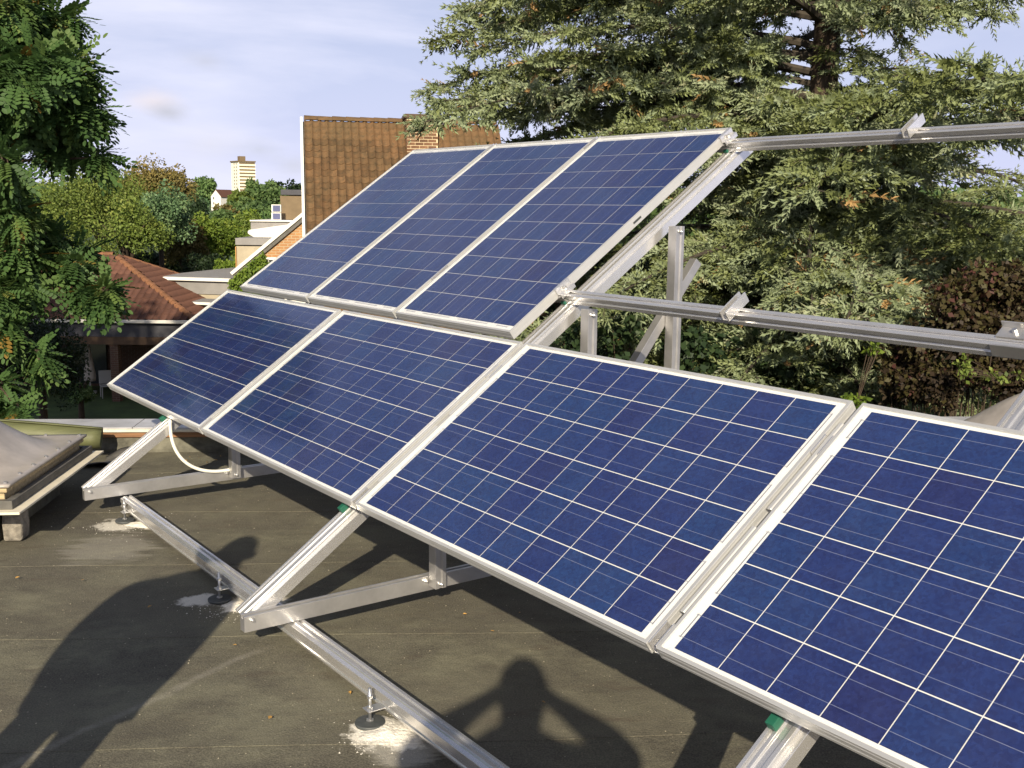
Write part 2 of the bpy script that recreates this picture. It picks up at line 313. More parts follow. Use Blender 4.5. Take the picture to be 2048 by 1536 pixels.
        q = N(t, 'ShaderNodeMapRange', interpolation_type='SMOOTHSTEP'); q.inputs['From Min'].default_value = r_ * 1.45; q.inputs['From Max'].default_value = r_ * 1.85
        q.inputs['To Min'].default_value = amt; q.inputs['To Max'].default_value = 0; L.new(a.outputs[0], q.inputs['Value'])
        c = mix(q.outputs[0], c, (0.74, 0.70, 0.61))
    # scuff line from (3.45,-1.35) to (3.16,-0.30)
    p0 = np.array([3.75, -1.75]); p1 = np.array([3.15, -0.27]); dv = p1 - p0; ln_ = np.linalg.norm(dv); dv /= ln_
    s = N(t, 'ShaderNodeVectorMath', operation='SUBTRACT'); s.inputs[1].default_value = (*p0, 0); L.new(g.outputs['Position'], s.inputs[0])
    al = N(t, 'ShaderNodeVectorMath', operation='DOT_PRODUCT'); al.inputs[1].default_value = (*dv, 0); L.new(s.outputs[0], al.inputs[0])
    ac = N(t, 'ShaderNodeVectorMath', operation='DOT_PRODUCT'); ac.inputs[1].default_value = (-dv[1], dv[0], 0); L.new(s.outputs[0], ac.inputs[0])
    wob = N(t, 'ShaderNodeMath', operation='MULTIPLY_ADD'); wob.inputs[1].default_value = 0.10; L.new(noise(2.5, (1, 1, 1), 3), wob.inputs[0]); L.new(ac.outputs['Value'], wob.inputs[2])
    ab = N(t, 'ShaderNodeMath', operation='SUBTRACT'); ab.inputs[1].default_value = 0.05; L.new(wob.outputs[0], ab.inputs[0])
    a2 = N(t, 'ShaderNodeMath', operation='ABSOLUTE'); L.new(ab.outputs[0], a2.inputs[0])
    q = N(t, 'ShaderNodeMapRange', interpolation_type='SMOOTHSTEP'); q.inputs['From Min'].default_value = 0.003; q.inputs['From Max'].default_value = 0.034; q.inputs['To Min'].default_value = 0.24; q.inputs['To Max'].default_value = 0; L.new(a2.outputs[0], q.inputs['Value'])
    q2 = N(t, 'ShaderNodeMapRange', interpolation_type='SMOOTHSTEP'); q2.inputs['From Min'].default_value = ln_ - 0.15; q2.inputs['From Max'].default_value = ln_; q2.inputs['To Min'].default_value = 1; q2.inputs['To Max'].default_value = 0; L.new(al.outputs['Value'], q2.inputs['Value'])
    q3 = N(t, 'ShaderNodeMath', operation='MULTIPLY'); L.new(q.outputs[0], q3.inputs[0]); L.new(q2.outputs[0], q3.inputs[1])
    q4 = N(t, 'ShaderNodeMath', operation='MULTIPLY'); L.new(q3.outputs[0], q4.inputs[0]); L.new(ramp(nz, 0.35, (0.2, 0.2, 0.2), 0.6, (1, 1, 1)), q4.inputs[1])
    c = mix(q4.outputs[0], c, (0.45, 0.42, 0.36))
    L.new(c, b.inputs['Base Color']); b.inputs['Roughness'].default_value = 0.85; b.inputs['Specular IOR Level'].default_value = 0.3
    bp = N(t, 'ShaderNodeBump'); bp.inputs['Strength'].default_value = 0.55; bp.inputs['Distance'].default_value = 0.006; L.new(grit, bp.inputs['Height'])
    bp2 = N(t, 'ShaderNodeBump'); bp2.inputs['Strength'].default_value = 0.35; bp2.inputs['Distance'].default_value = 0.02; L.new(noise(7, (1, 1.2, 1), 4), bp2.inputs['Height']); L.new(bp.outputs[0], bp2.inputs['Normal'])
    L.new(bp2.outputs[0], b.inputs['Normal'])
    return m
M_felt = felt_material()
M_felt_edge = mat('felt_upstand', (0.11, 0.105, 0.08), 0.9, vary=0.5, vscale=9, bump=0.3, bscale=60)
M_render = mat('wall_render', (0.5, 0.47, 0.42), 0.85, vary=0.1, vscale=3)
M_zinc = mat('zinc_coping', (0.50, 0.50, 0.52), 0.5, 0.3, vary=0.18, vscale=5, bump=0.05, bscale=14)
M_board = mat('brown_board', (0.22, 0.11, 0.05), 0.7, vary=0.35, vscale=8, stretch=(0.4, 3, 3))
M_paint = mat('cream_paint', (0.62, 0.58, 0.48), 0.6, vary=0.12, vscale=10)
roof = MB(); roof.box((-14, -16, -0.25), (12, 0.52, -0.008)); roof_o = roof.build('flat_roof', M_felt_edge); roof_o.rotation_euler = (0, 0, RTH); tag(roof_o, 'dark felted flat roof deck under the solar array', 'roof', kind='structure')
body = MB(); body.box((-13.8, -15.8, GZ - 0.5), (11.8, 0.48, -0.252)); bo = body.build('wall', M_render, roof_o)
# felt strips, each lapped over the next: their seams show as thin lines
seams = [0.50, -0.06, -0.95, -1.84, -2.72, -3.60, -4.48, -5.36, -6.24, -7.12]
for i in range(len(seams) - 1):
    a, b_ = seams[i + 1], seams[i]; m = MB(); n = 60
    vs = []; fs = []
    for j in range(n + 1):
        x = -14 + 26 * j / n; wv = 0.008 * math.sin(j * 1.7 + i) + 0.006 * math.sin(j * 0.61 + 2 * i)
        vs += [(x, a - 0.03 + wv, 0.0004), (x, a - 0.03 + wv, -0.007), (x, b_, -0.0015)]
    for j in range(n):
        k = 3 * j; fs += [(k + 1, k, k + 3, k + 4)[::-1], (k, k + 2, k + 5, k + 3)[::-1]]
    m.add(vs, fs); o = m.build('felt_strip', M_felt, roof_o)
# parapet / roof edge
par = empty('roof_parapet', rf(0, 0.5, 0), RTH); tag(par, 'low roof edge upstand with grey zinc coping behind the array', 'parapet')
m = MB(); m.prism([(0, -0.01), (0, 0.02), (0.025, 0.055), (0.03, 0.10), (0.06, 0.10), (0.06, -0.01)][::-1], (-13.5, 0, 0), (11.5, 0, 0), (0, 1, 0), (0, 0, 1)); m.build('upstand', M_felt_edge, par)
m = MB(); m.box((-13.5, 0.012, 0.100), (-0.9, 0.30, 0.138)); m.box((-0.893, 0.012, 0.100), (0.9, 0.30, 0.138)); m.box((0.907, 0.012, 0.100), (3.4, 0.30, 0.138)); m.build('board', M_board, par, bevel=0.002)
m = MB(); m.box((-13.5, -0.004, 0.138), (11.5, 0.31, 0.158)); m.build('cream_edge', M_paint, par, bevel=0.003)
m = MB()
for x in range(-14, 12, 2): m.box((x + 0.004, 0.02, 0.160), (x + 1.997, 0.33, 0.166))
m.build('coping', M_zinc, par)

# ------------------------------------------------------------------ domed skylights
M_dome = mat('milky_acrylic', (0.36, 0.325, 0.295), 0.40, vary=0.22, vscale=5, bump=0.04, bscale=9)
M_timber = mat('weathered_timber', (0.42, 0.33, 0.19), 0.8, vary=0.3, vscale=12, stretch=(0.5, 5, 5))
M_dark = mat('dark_flange', (0.10, 0.095, 0.085), 0.7, vary=0.3, vscale=12)
M_cream = mat('cream_metal', (0.66, 0.60, 0.47), 0.55, vary=0.1, vscale=8)
M_concrete = mat('concrete_block', (0.20, 0.18, 0.15), 0.95, vary=0.5, vscale=25, bump=0.6, bscale=50)
def skylight(corner, size, label, tilt=(0, 0), zb=0.2, dome_h=0.34):
    """corner = right front corner in roof frame; extends to -E1 and +E2"""
    s = size; t = empty('dome_skylight', rf(corner[0] - s / 2, corner[1] + s / 2, zb), RTH); tag(t, label, 'skylight', 'dome skylights on the flat roof'); h = s / 2
    def ring(mb, o, i, z0, z1):
        for a, b in (((-o, -o), (o, -i)), ((-o, i), (o, o)), ((-o, -i), (-i, i)), ((i, -i), (o, i))): mb.box((a[0], a[1], z0), (b[0], b[1], z1))
    m = MB(); ring(m, h, h - 0.10, 0.0, 0.012); m.build('base_flange', M_cream, t, bevel=0.002)
    m = MB(); ring(m, h - 0.05, h - 0.09, 0.0125, 0.055); m.build('channel', M_dark, t, bevel=0.003)
    m = MB(); ring(m, h - 0.105, h - 0.16, 0.0125, 0.085); m.build('timber_frame', M_timber, t, bevel=0.004)
    m = MB(); ring(m, h - 0.085, h - 0.155, 0.086, 0.112); m.build('timber_packer', M_timber, t, bevel=0.004)
    m = MB(); ring(m, h - 0.20, h - 0.24, -zb + 0.001, 0.0); m.build('kerb', M_felt_edge, t)
    # dome: square rim with bolts flaring into a pyramidal bubble
    n = 36; vs = []; r0 = h - 0.07; zr = 0.113
    for i in range(n + 1):
        for j in range(n + 1):
            x, y = -1 + 2 * i / n, -1 + 2 * j / n; q = (abs(x) ** 3.2 + abs(y) ** 3.2) ** (1 / 3.2); e = min(1, max(0, (0.92 - q) / 0.92))
            z = zr + 0.014 + dome_h * (0.35 * e + 0.65 * e * e * (3 - 2 * e))
            vs.append((x * r0, y * r0, z))
    fs = [(i * (n + 1) + j, (i + 1) * (n + 1) + j, (i + 1) * (n + 1) + j + 1, i * (n + 1) + j + 1) for i in range(n) for j in range(n)]
    m = MB(); m.add(vs, fs); d = m.build('dome', M_dome, t, smooth=True); so = d.modifiers.new('s', 'SOLIDIFY'); so.thickness = 0.012; so.offset = -1
    for k in range(7):
        for sx in (0, 1, 2, 3):
            u = -0.93 + 1.86 * k / 6; p = [(r0 * 0.95, u * r0), (u * r0, -r0 * 0.95), (-r0 * 0.95, u * r0), (u * r0, r0 * 0.95)][sx]
            if k in (0, 6) and sx in (1, 3): continue
            b = MB(); b.tube([(p[0], p[1], zr + 0.010), (p[0], p[1], zr + 0.024)], 0.009, 6); b.build('bolt', M_steel, t)
    t.rotation_euler = (tilt[0], tilt[1], RTH); return t
c0 = np.array([1.51, -0.84, 0]); skylight((c0 @ E1, c0 @ E2), 1.32, 'grey domed skylight with timber packers at the left edge of the roof', (R(0), R(-0.5)), dome_h=0.35)
c1 = np.array([3.45, 4.72, 0]); skylight((c1 @ E1 + 0.66, c1 @ E2 - 0.66), 1.32, 'grey domed skylight rising behind the rightmost solar panel', zb=0.12, dome_h=0.34)
b = MB(); b.prism([(-0.045, 0), (0.045, 0), (0.05, 0.09), (0.04, 0.19), (-0.04, 0.195), (-0.05, 0.08)], (1.25, -0.83, 0.004), (1.15, -0.77, 0.004), tuple(-E1), (0, 0, 1)); o = b.build('concrete_block', M_concrete, bevel=0.012)
tag(o, 'rough concrete block propping the corner of the left skylight', 'block')
# membrane roll
M_roll = mat('green_membrane', (0.105, 0.112, 0.048), 0.6, vary=0.25, vscale=3, stretch=(6, 0.5, 6), bump=0.08, bscale=10)
M_roll_in = mat('membrane_inside', (0.03, 0.03, 0.025), 0.8)
def roll(name, a, b, r, label):
    a, b = np.array(a), np.array(b); ax = (b - a) / np.linalg.norm(b - a); u = np.cross(ax, (0, 0, 1)); u /= np.linalg.norm(u); v = np.cross(u, ax)
    m = MB(); n = 90; st = 26; vs = []; 
    for k in range(st + 1):
        f = k / st; c = a + (b - a) * f; rr = r * (1 + 0.06 * math.sin(f * 5) + (0.35 * max(0, f - 0.45)))
        for j in range(n + 1):
            an = 2 * math.pi * 2.6 * j / n - 1.9; q = rr * (0.62 + 0.38 * j / n) ; vs.append(c + u * q * math.cos(an) * 1.05 + v * q * math.sin(an) * 0.92)
    fs = [(k * (n + 1) + j, k * (n + 1) + j + 1, (k + 1) * (n + 1) + j + 1, (k + 1) * (n + 1) + j) for k in range(st) for j in range(n)]
    m.add(vs, fs); o = m.build(name, M_roll, smooth=True); so = o.modifiers.new('s', 'SOLIDIFY'); so.thickness = 0.004; return tag(o, label, 'membrane roll')
def ray_e2(px, py, c):
    d = RZ + RX * (px - 1024) / FPX + RY * (py - 768) / FPX; return CAM + d * ((c - CAM @ E2) / (d @ E2))
roll('membrane_roll', ray_e2(203, 877, 0.30), ray_e2(-330, 838, 0.02), 0.078, 'olive green roll of roofing membrane lying behind the left skylight')
# a scrap of dark felt lying between the roll and the skylight
m = MB(); vs = []
for i in range(13):
    for j in range(7):
        x, y = i / 12, j / 6; p = rf(-0.50 + 0.55 * x, 0.02 + 0.36 * y, 0.03 + 0.035 * math.sin(4 * x + 3 * y) + 0.025 * math.sin(9 * x)); vs.append(p)
m.add(vs, [(i * 7 + j, (i + 1) * 7 + j, (i + 1) * 7 + j + 1, i * 7 + j + 1) for i in range(12) for j in range(6)]); o = m.build('felt_offcut', M_dark, smooth=True); so = o.modifiers.new('s', 'SOLIDIFY'); so.thickness = 0.006
tag(o, 'crumpled dark felt offcut under the end of the green membrane roll', 'offcut')
# fallen leaves on the felt
M_fall = mat('fallen_leaf_colour', (0.42, 0.24, 0.06), 0.7, vary=0.4, vscale=30, rand=0.3)
lf = MB(); lf.add([(0, -1, 0), (0.5, -0.35, 0.22), (0.42, 0.4, 0.3), (0, 1, 0.1), (-0.42, 0.4, 0.22), (-0.5, -0.35, 0.3), (0, 0, 0.02)], [(0, 1, 6), (1, 2, 6), (2, 3, 6), (3, 4, 6), (4, 5, 6), (5, 0, 6)])
lme = lf.mesh('fallen_leaf', [M_fall])
for (px, py) in ((380, 914), (372, 921), (398, 916), (441, 912), (432, 920), (415, 925), (1087, 1404), (985, 1262), (165, 1160), (35, 1155), (700, 1385), (470, 1290), (540, 1435), (930, 1228), (1040, 1225), (300, 1213)):
    d = RZ + RX * (px - 1024) / FPX + RY * (py - 768) / FPX; p = CAM + d * ((0.012 - CAM[2]) / d[2])
    o = obj('fallen_leaf', lme); o.location = p; k = random.uniform(0.007, 0.015); o.scale = (k, k, k); o.rotation_euler = (random.uniform(-.3, .3), random.uniform(-.3, .3), random.uniform(0, 6.3))
    tag(o, 'small curled orange brown leaf fallen on the roof felt', 'leaf', 'leaves fallen on the roof')

# crumbs of mortar round the feet and loose grit on the felt: nobody could count it
def crumbs(name, P, size, mt, label, cat):
    tv = np.array([(-.5, -.4, 0), (.5, -.5, 0), (.1, .6, 0), (-.1, -.1, .55), (.2, .1, .5)]); tf = np.array([(0, 1, 4), (1, 2, 4), (2, 0, 3), (0, 4, 3), (2, 3, 4)]); n = len(P); a = rng.uniform(0, 6.28, n); c, s_ = np.cos(a), np.sin(a); M = np.zeros((n, 3, 3)); M[:, 0, 0] = c; M[:, 0, 1] = -s_; M[:, 1, 0] = s_; M[:, 1, 1] = c; M[:, 2, 2] = 1
    V, F, T = scatter(tv, tf, P, M, size * np.minimum(rng.lognormal(0, 0.4, n), 1.8)); o = obj(name, np_mesh(name, V, F, mt)); tag(o, label, cat, kind='stuff')
M_crumb = mat('mortar_crumb', (0.72, 0.68, 0.60), 0.9, vary=0.15, vscale=40); M_grit = mat('felt_grit', (0.30, 0.27, 0.20), 0.9, vary=0.5, vscale=7)
P = []
for (x, y), n, sp in zip(FEET, (300, 200, 170), (0.075, 0.075, 0.11)):
    q = rng.normal(0, sp, (n, 2)); q += np.array([0.08, 0.02]); r_ = np.hypot(q[:, 0], q[:, 1]); P.append(np.c_[x + q[:, 0], y + q[:, 1], np.full(n, 0.0005)])
crumbs('mortar_crumbs', np.concatenate(P), 0.0036, M_crumb, 'white mortar crumbs spilt round the levelling feet', 'crumbs')
n = 5200; a = rng.uniform(-3.2, 6.5, n); b = rng.uniform(-5.2, 0.45, n); crumbs('roof_grit', E1[None] * a[:, None] + E2[None] * b[:, None], 0.0036, M_grit, 'loose mineral grit scattered over the roof felt', 'grit')

# raised, irregular daubs of white mortar under the feet
def daub(cx, cy, r0, stretch, ang, label, seed):
    q = np.random.default_rng(seed); n = 56; k = 7; ph = q.uniform(0, 6.28, 6); am = q.uniform(0.05, 0.16, 6); vs = [(0, 0, 0.011)]; fs = []
    for i in range(1, k + 1):
        for j in range(n):
            a = 2 * math.pi * j / n; rr = r0 * (1 + sum(am[m_] * math.sin((m_ + 2) * a + ph[m_]) for m_ in range(6)) * (0.4 + 0.6 * i / k) + (0.18 * q.random() if i == k else 0)) * i / k
            x, y = rr * math.cos(a) * stretch, rr * math.sin(a); vs.append((x * math.cos(ang) - y * math.sin(ang), x * math.sin(ang) + y * math.cos(ang), 0.011 * (1 - (i / k) ** 2.5) + q.normal(0, 0.0011) * (i < k) - (0.001 if i == k else 0)))
    fs += [(0, 1 + j, 1 + (j + 1) % n) for j in range(n)]
    for i in range(k - 1):
        for j in range(n): a_, b_ = 1 + i * n + j, 1 + i * n + (j + 1) % n; fs.append((a_, a_ + n, b_ + n, b_))
    m = MB(); m.add(vs, fs); o = m.build('mortar_daub', M_daub, smooth=True); o.location = (cx, cy, 0.0); tag(o, label, 'mortar', 'mortar daubs under the feet')
M_daub = mat('white_mortar', (0.70, 0.66, 0.58), 0.95, vary=0.22, vscale=24, bump=0.5, bscale=90)
daub(FEET[0][0] + 0.075, FEET[0][1] + 0.035, 0.082, 1.35, 0.5, 'white mortar daub under the levelling foot nearest the camera', 3)
daub(FEET[1][0] + 0.10, FEET[1][1] + 0.06, 0.060, 1.2, 0.9, 'white mortar daub beside the middle levelling foot', 8)
daub(FEET[2][0] + 0.10, FEET[2][1] + 0.07, 0.055, 1.6, 0.9, 'thin white mortar daub beside the farthest levelling foot', 12)
# ------------------------------------------------------------------ the solar array: plane frame (u along x, v up the slope, w normal)
ALPHA = R(35.0); CA, SA = math.cos(ALPHA), math.sin(ALPHA); Z0 = 0.55
PL, PW = 1.62, 0.99
def uvw(u, v, ww): return np.array([u, v * CA - ww * SA, Z0 + v * SA + ww * CA])
VD = np.array([0, CA, SA]); WD = np.array([0, -SA, CA]); UD = np.array([1.0, 0, 0])
CELLX, CELLY, PX_, PY_ = 0.1502, 0.1535, 0.1534, 0.1572
cm = MB(); cm.box((-CELLX / 2, -CELLY / 2, -0.0002), (CELLX / 2, CELLY / 2, 0.0002)); cell_me = cm.mesh('cell', [M_cell])
def frame_mesh():
    m = MB(); hl, hw = PL / 2, PW / 2; T = 0.042
    # mitred box-section frame with 11 mm lip
    prof = [(0, -T), (0.028, -T), (0.028, -T + 0.002), (0.003, -T + 0.002), (0.003, -0.012), (0.011, -0.012), (0.011, 0), (0.0, 0)]
    pts = []
    for (cx, cy, sx, sy) in ((-hl, -hw, 1, 1), (hl, -hw, -1, 1), (hl, hw, -1, -1), (-hl, hw, 1, -1)):
        pts.append([(cx + sx * a, cy + sy * a, b) for a, b in prof])
    n = len(prof); vs = [p for q in pts for p in q]; fs = []
    for k in range(4):
        k2 = (k + 1) % 4
        for i in range(n):
            j = (i + 1) % n; fs.append((k * n + i, k * n + j, k2 * n + j, k2 * n + i))
    m.add(vs, fs)
    # fine grooves along the outer faces
    for s in (-1, 1):
        for z in (-0.011, -0.030):
            m.box((-hl + 0.01, s * hw - 0.0009, z - 0.0012), (hl - 0.01, s * hw + 0.0009, z + 0.0012)); m.box((s * hl - 0.0009, -hw + 0.01, z - 0.0012), (s * hl + 0.0009, hw - 0.01, z + 0.0012))
    return m.mesh('frame', [M_frame])
frame_me = frame_mesh()
m = MB(); m.box((-PL / 2 + 0.004, -PW / 2 + 0.004, -0.0115), (PL / 2 - 0.004, PW / 2 - 0.004, -0.0072)); back_me = m.mesh('backsheet', [M_back])
m = MB(); m.box((-PL / 2 + 0.012, -PW / 2 + 0.012, -0.0050), (PL / 2 - 0.012, PW / 2 - 0.012, -0.0022)); glass_me = m.mesh('glass', [M_glass])
def ribbon_mesh(side):
    m = MB(); x = 5 * PX_ - 0.0015
    for k in range(6):
        y = (k - 2.5) * PY_
        for dy in (-0.0385, 0.0385): m.box((side * x - 0.016, y + dy - 0.0012, -0.0071), (side * x + 0.010, y + dy + 0.0012, -0.0066))
    pairs = ((0, 1), (2, 3), (4, 5)) if side > 0 else ((1, 2), (3, 4))
    for a, b in pairs: m.box((side * (x + 0.010) - 0.0022, (a - 2.5) * PY_ - 0.042, -0.0071), (side * (x + 0.010) + 0.0022, (b - 2.5) * PY_ + 0.042, -0.0065))
    for e in (0, 5) if side < 0 else ():
        m.box((side * (x + 0.010) - 0.0022, (e - 2.5) * PY_ - 0.042, -0.0071), (side * (x + 0.010) + 0.0022, (e - 2.5) * PY_ + 0.042, -0.0065))
    return m.mesh('bus_ribbon', [M_ribbon])
rib = [ribbon_mesh(-1), ribbon_mesh(1)]
m = MB(); m.box((-0.055, -0.045, -0.034), (0.055, 0.045, -0.0118)); m.tube([(-0.05, -0.02, -0.02), (-0.09, -0.05, -0.03), (-0.2, -0.08, -0.035)], 0.003, 5); m.tube([(0.05, -0.02, -0.02), (0.09, -0.05, -0.03), (0.2, -0.08, -0.035)], 0.003, 5)
jb_me = m.mesh('junction_box', [M_rubber])
def panel(u0, v0, portrait, label):
    cu, cv = (u0 + PW / 2, v0 + PL / 2) if portrait else (u0 + PL / 2, v0 + PW / 2)
    t = empty('solar_panel', uvw(cu, cv, 0)); 
    Mx = Matrix((UD, VD, WD)).transposed()
    if portrait: Mx = Mx @ Matrix.Rotation(math.pi / 2, 3, 'Z')
    t.rotation_euler = Mx.to_euler(); tag(t, label, 'solar panel', 'blue solar panels on the roof array')
    obj('frame', frame_me, t, 0.0012); obj('backsheet', back_me, t); obj('glass', glass_me, t)
    for r_ in rib: obj('bus_ribbon', r_, t)
    obj('junction_box', jb_me, t).location = (0.62, 0, 0)
    for i in range(10):
        for j in range(6):
            c = obj('cell', cell_me, t); c.location = ((i - 4.5) * PX_, (j - 2.5) * PY_, -0.0061)
            if (i * 7 + j * 3 + int(u0 * 10)) % 2: c.rotation_euler = (0, 0, math.pi)
    return t
BG = 0.0352; TG = 0.0273; TU = 0.1135; TV = 1.0341
for k, lab in enumerate(('landscape solar panel in the lower row, farthest left with dark tree reflections', 'landscape solar panel in the lower row, second from the left end',
                         'landscape solar panel in the lower row, third from left, in front of the bare rails', 'landscape solar panel nearest the camera, cut by the right edge')):
    panel(k * (PL + BG), 0, False, lab)
for k, lab in enumerate(('upright solar panel in the upper row, in front of the tiled roof', 'upright solar panel in the middle of the upper row', 'upright solar panel at the right end of the upper row')):
    pn = panel(TU + k * (PW + TG), TV, True, lab)

m = MB(); m.box((0.03, -PW / 2 - 0.0018, -0.027), (0.085, -PW / 2 - 0.0004, -0.017)); m.build('maker_plate', M_rubber, pn)

# slotted aluminium profiles
def slot_profile(wd, h, slot=0.012, depth=0.010, side=True):
    a = wd / 2; p = [(-a, -h)]
    p += [(a, -h)]
    if side: p += [(a, -h * 0.62), (a - 0.005, -h * 0.58), (a - 0.005, -h * 0.42), (a, -h * 0.38)]
    p += [(a, 0), (slot / 2, 0), (slot / 2, -0.003), (slot / 2 + 0.004, -0.003), (slot / 2 + 0.004, -depth), (-slot / 2 - 0.004, -depth), (-slot / 2 - 0.004, -0.003), (-slot / 2, -0.003), (-slot / 2, 0), (-a, 0)]
    if side: p += [(-a, -h * 0.38), (-a + 0.005, -h * 0.42), (-a + 0.005, -h * 0.58), (-a, -h * 0.62)]
    return p
def raft_profile():
    # wide section: raised slotted head on the left, stepped shoulders and a deep flat web on the right
    return [(-0.045, -0.062), (0.045, -0.062), (0.045, -0.018), (0.030, -0.018), (0.030, -0.006), (0.026, 0.0), (0.014, 0.0), (0.010, -0.006), (-0.006, -0.006), (-0.010, 0.0), (-0.020, 0.0), (-0.020, -0.009), (-0.030, -0.009), (-0.030, 0.0), (-0.041, 0.0), (-0.045, -0.005)]
TOPW = -0.092
def bolt(parent, p, axis, r=0.008, h=0.009):
    m = MB(); p = np.array(p); a = np.array(axis, float); m.tube([p, p + a * h], r, 6); m.tube([p + a * (h - 0.001), p + a * (h + 0.008)], r * 0.5, 6); return m.build('bolt', M_steel, parent)
def support(xc, label, full=True):
    t = empty('support_frame', (xc, 0, 0)); tag(t, label, 'support frame', 'triangular aluminium frames carrying the array')
    L = lambda p: np.array(p) - np.array([xc, 0, 0])
    m = MB(); m.prism(raft_profile(), L(uvw(xc, -0.565, TOPW)), L(uvw(xc, 2.675, TOPW)), (1, 0, 0), WD); m.build('rafter', M_alu, t, bevel=0.0012)
    x0 = 0.047; zb, zt = 0.103, 0.165; y0, y1 = -0.425, 1.98
    m = MB(); m.prism([(0, 0), (0.042, 0), (0.042, 0.062), (0.030, 0.062), (0.030, 0.050), (0.012, 0.050), (0.012, 0.062), (0, 0.062)], (x0, y0, zb), (x0, y1, zb), (1, 0, 0), (0, 0, 1)); 
    m.v = [(a, b, c) for a, b, c in m.v]; m.build('base_beam', M_alu_mill, t, bevel=0.0012)
    def raft_z(y):      # underside of the rafter above y
        v = (y + (TOPW - 0.062) * SA) / CA; return Z0 + v * SA + (TOPW - 0.062) * CA
    sq = [(-0.026, -0.026), (0.026, -0.026), (0.026, -0.008), (0.021, -0.006), (0.021, 0.006), (0.026, 0.008), (0.026, 0.026), (-0.026, 0.026), (-0.026, 0.008), (-0.021, 0.006), (-0.021, -0.006), (-0.026, -0.008)]
    px_ = x0 + 0.030
    for y in (0.40, 1.185, 1.70):
        m = MB(); m.prism(sq, (px_ + 0.041, y, zb + 0.02), (px_ + 0.041, y, raft_z(y) + 0.045), (1, 0, 0), (0, 1, 0)); m.build('post', M_alu_mill, t, bevel=0.001)
        bolt(t, (px_ + 0.067, y, zb + 0.04), (1, 0, 0)); bolt(t, (px_ + 0.067, y, raft_z(y) + 0.02), (1, 0, 0))
    a, b = np.array([px_ - 0.010, 0.86, 0.15]), np.array([px_ - 0.010, 1.885, 1.43]); d = (b - a) / np.linalg.norm(b - a)
    m = MB(); m.prism([(-0.022, -0.022), (0.022, -0.022), (0.022, 0.022), (0.007, 0.022), (0.007, 0.010), (-0.007, 0.010), (-0.007, 0.022), (-0.022, 0.022)], a, b, (1, 0, 0), np.cross(d, (1, 0, 0))); m.build('brace', M_alu_mill, t, bevel=0.001)
    bolt(t, (x0 + 0.042, y0 + 0.03, zb + 0.045), (1, 0, 0)); bolt(t, (x0 + 0.042, 0.36, zb + 0.045), (1, 0, 0))
    bolt(t, (px_ + 0.067, 1.70, 1.20), (1, 0, 0))
    return t
support(0.955, 'triangular aluminium frame at the far left end of the array'); support(3.148, 'triangular aluminium frame under the join of the second and third lower panels'); support(5.352, 'triangular aluminium frame under the nearest panel at bottom right')

# horizontal mounting rails under the panels
def mrail(v, u0, u1, label, clamps=(), ends=(), splice=None):
    t = empty('mounting_rail', uvw(u0, v, -0.043)); tag(t, label, 'rail', 'mounting rails under the panels'); O = uvw(u0, v, -0.043)
    m = MB(); m.prism(slot_profile(0.044, 0.048), (0, 0, 0), uvw(u1, v, -0.043) - O, -VD, WD); m.build('profile', M_alu, t, bevel=0.0028)
    for u in clamps:      # U shaped mid clamp standing on the rail
        m = MB(); Mx = Matrix.Translation(Vector((u - u0, 0, 0))) @ Matrix((UD, VD, WD)).transposed().to_4x4()
        hv = 0.040 if v < 1 else 0.062; m.box((-0.0165, -hv, 0.0), (-0.011, hv, 0.044), Mx); m.box((0.011, -hv, 0.0), (0.0165, hv, 0.044), Mx); m.box((-0.011, -hv, 0.001), (0.011, hv, 0.007), Mx)
        m.build('mid_clamp', M_alu, t, bevel=0.0015); b = MB(); b.tube([Mx @ Vector((0, 0, 0.007)), Mx @ Vector((0, 0, 0.018))], 0.0075, 6); b.build('bolt', M_steel, t)
    for u in ends:        # Z shaped end clamp gripping the panel frame
        m = MB(); Mx = Matrix.Translation(Vector((u - u0, 0, 0))) @ Matrix((UD, VD, WD)).transposed().to_4x4()
        m.box((0.002, -0.045, 0.0), (0.007, 0.045, 0.0465), Mx); m.box((-0.010, -0.045, 0.0445), (0.002, 0.045, 0.0475), Mx); m.box((0.007, -0.045, 0.018), (0.030, 0.045, 0.023), Mx); m.box((0.026, -0.045, 0.0), (0.030, 0.045, 0.018), Mx)
        m.build('end_clamp', M_alu, t, bevel=0.001); b = MB(); b.tube([Mx @ Vector((0.017, 0, 0.022)), Mx @ Vector((0.017, 0, 0.034))], 0.008, 6); b.tube([Mx @ Vector((0.017, 0, -0.01)), Mx @ Vector((0.017, 0, 0.022))], 0.004, 6); b.build('bolt', M_steel, t)
    if splice:
        m = MB(); Mx = Matrix.Translation(Vector((splice - u0, 0, 0))) @ Matrix((UD, VD, WD)).transposed().to_4x4()
        m.box((0, -0.028, -0.040), (0.24, -0.0225, 0.004), Mx); m.box((0, 0.010, 0.0015), (0.24, 0.060, 0.0065), Mx); m.box((0, 0.055, 0.0065), (0.24, 0.060, 0.026), Mx); m.build('splice_plate', M_alu_mill, t, bevel=0.001)
        b = MB(); b.tube([Mx @ Vector((0.05, 0.035, 0.0065)), Mx @ Vector((0.05, 0.035, 0.018))], 0.008, 6); b.build('bolt', M_steel, t)
    for xc in (0.955, 3.148, 5.352):   # green rubber pads where the rail crosses a rafter
        if u0 < xc < u1:
            m = MB(); Mx = Matrix.Translation(Vector((xc - u0, 0, 0))) @ Matrix((UD, VD, WD)).transposed().to_4x4()
            m.box((-0.038, -0.064 if v < 0.1 else -0.030, -0.0495), (-0.012, -0.030 if v < 0.1 else -0.012, -0.026 if v < 0.1 else -0.034), Mx); m.build('green_pad', M_green, t, bevel=0.002)
    return t
TR = TU + 3 * PW + 2 * TG
PIT = PW + TG
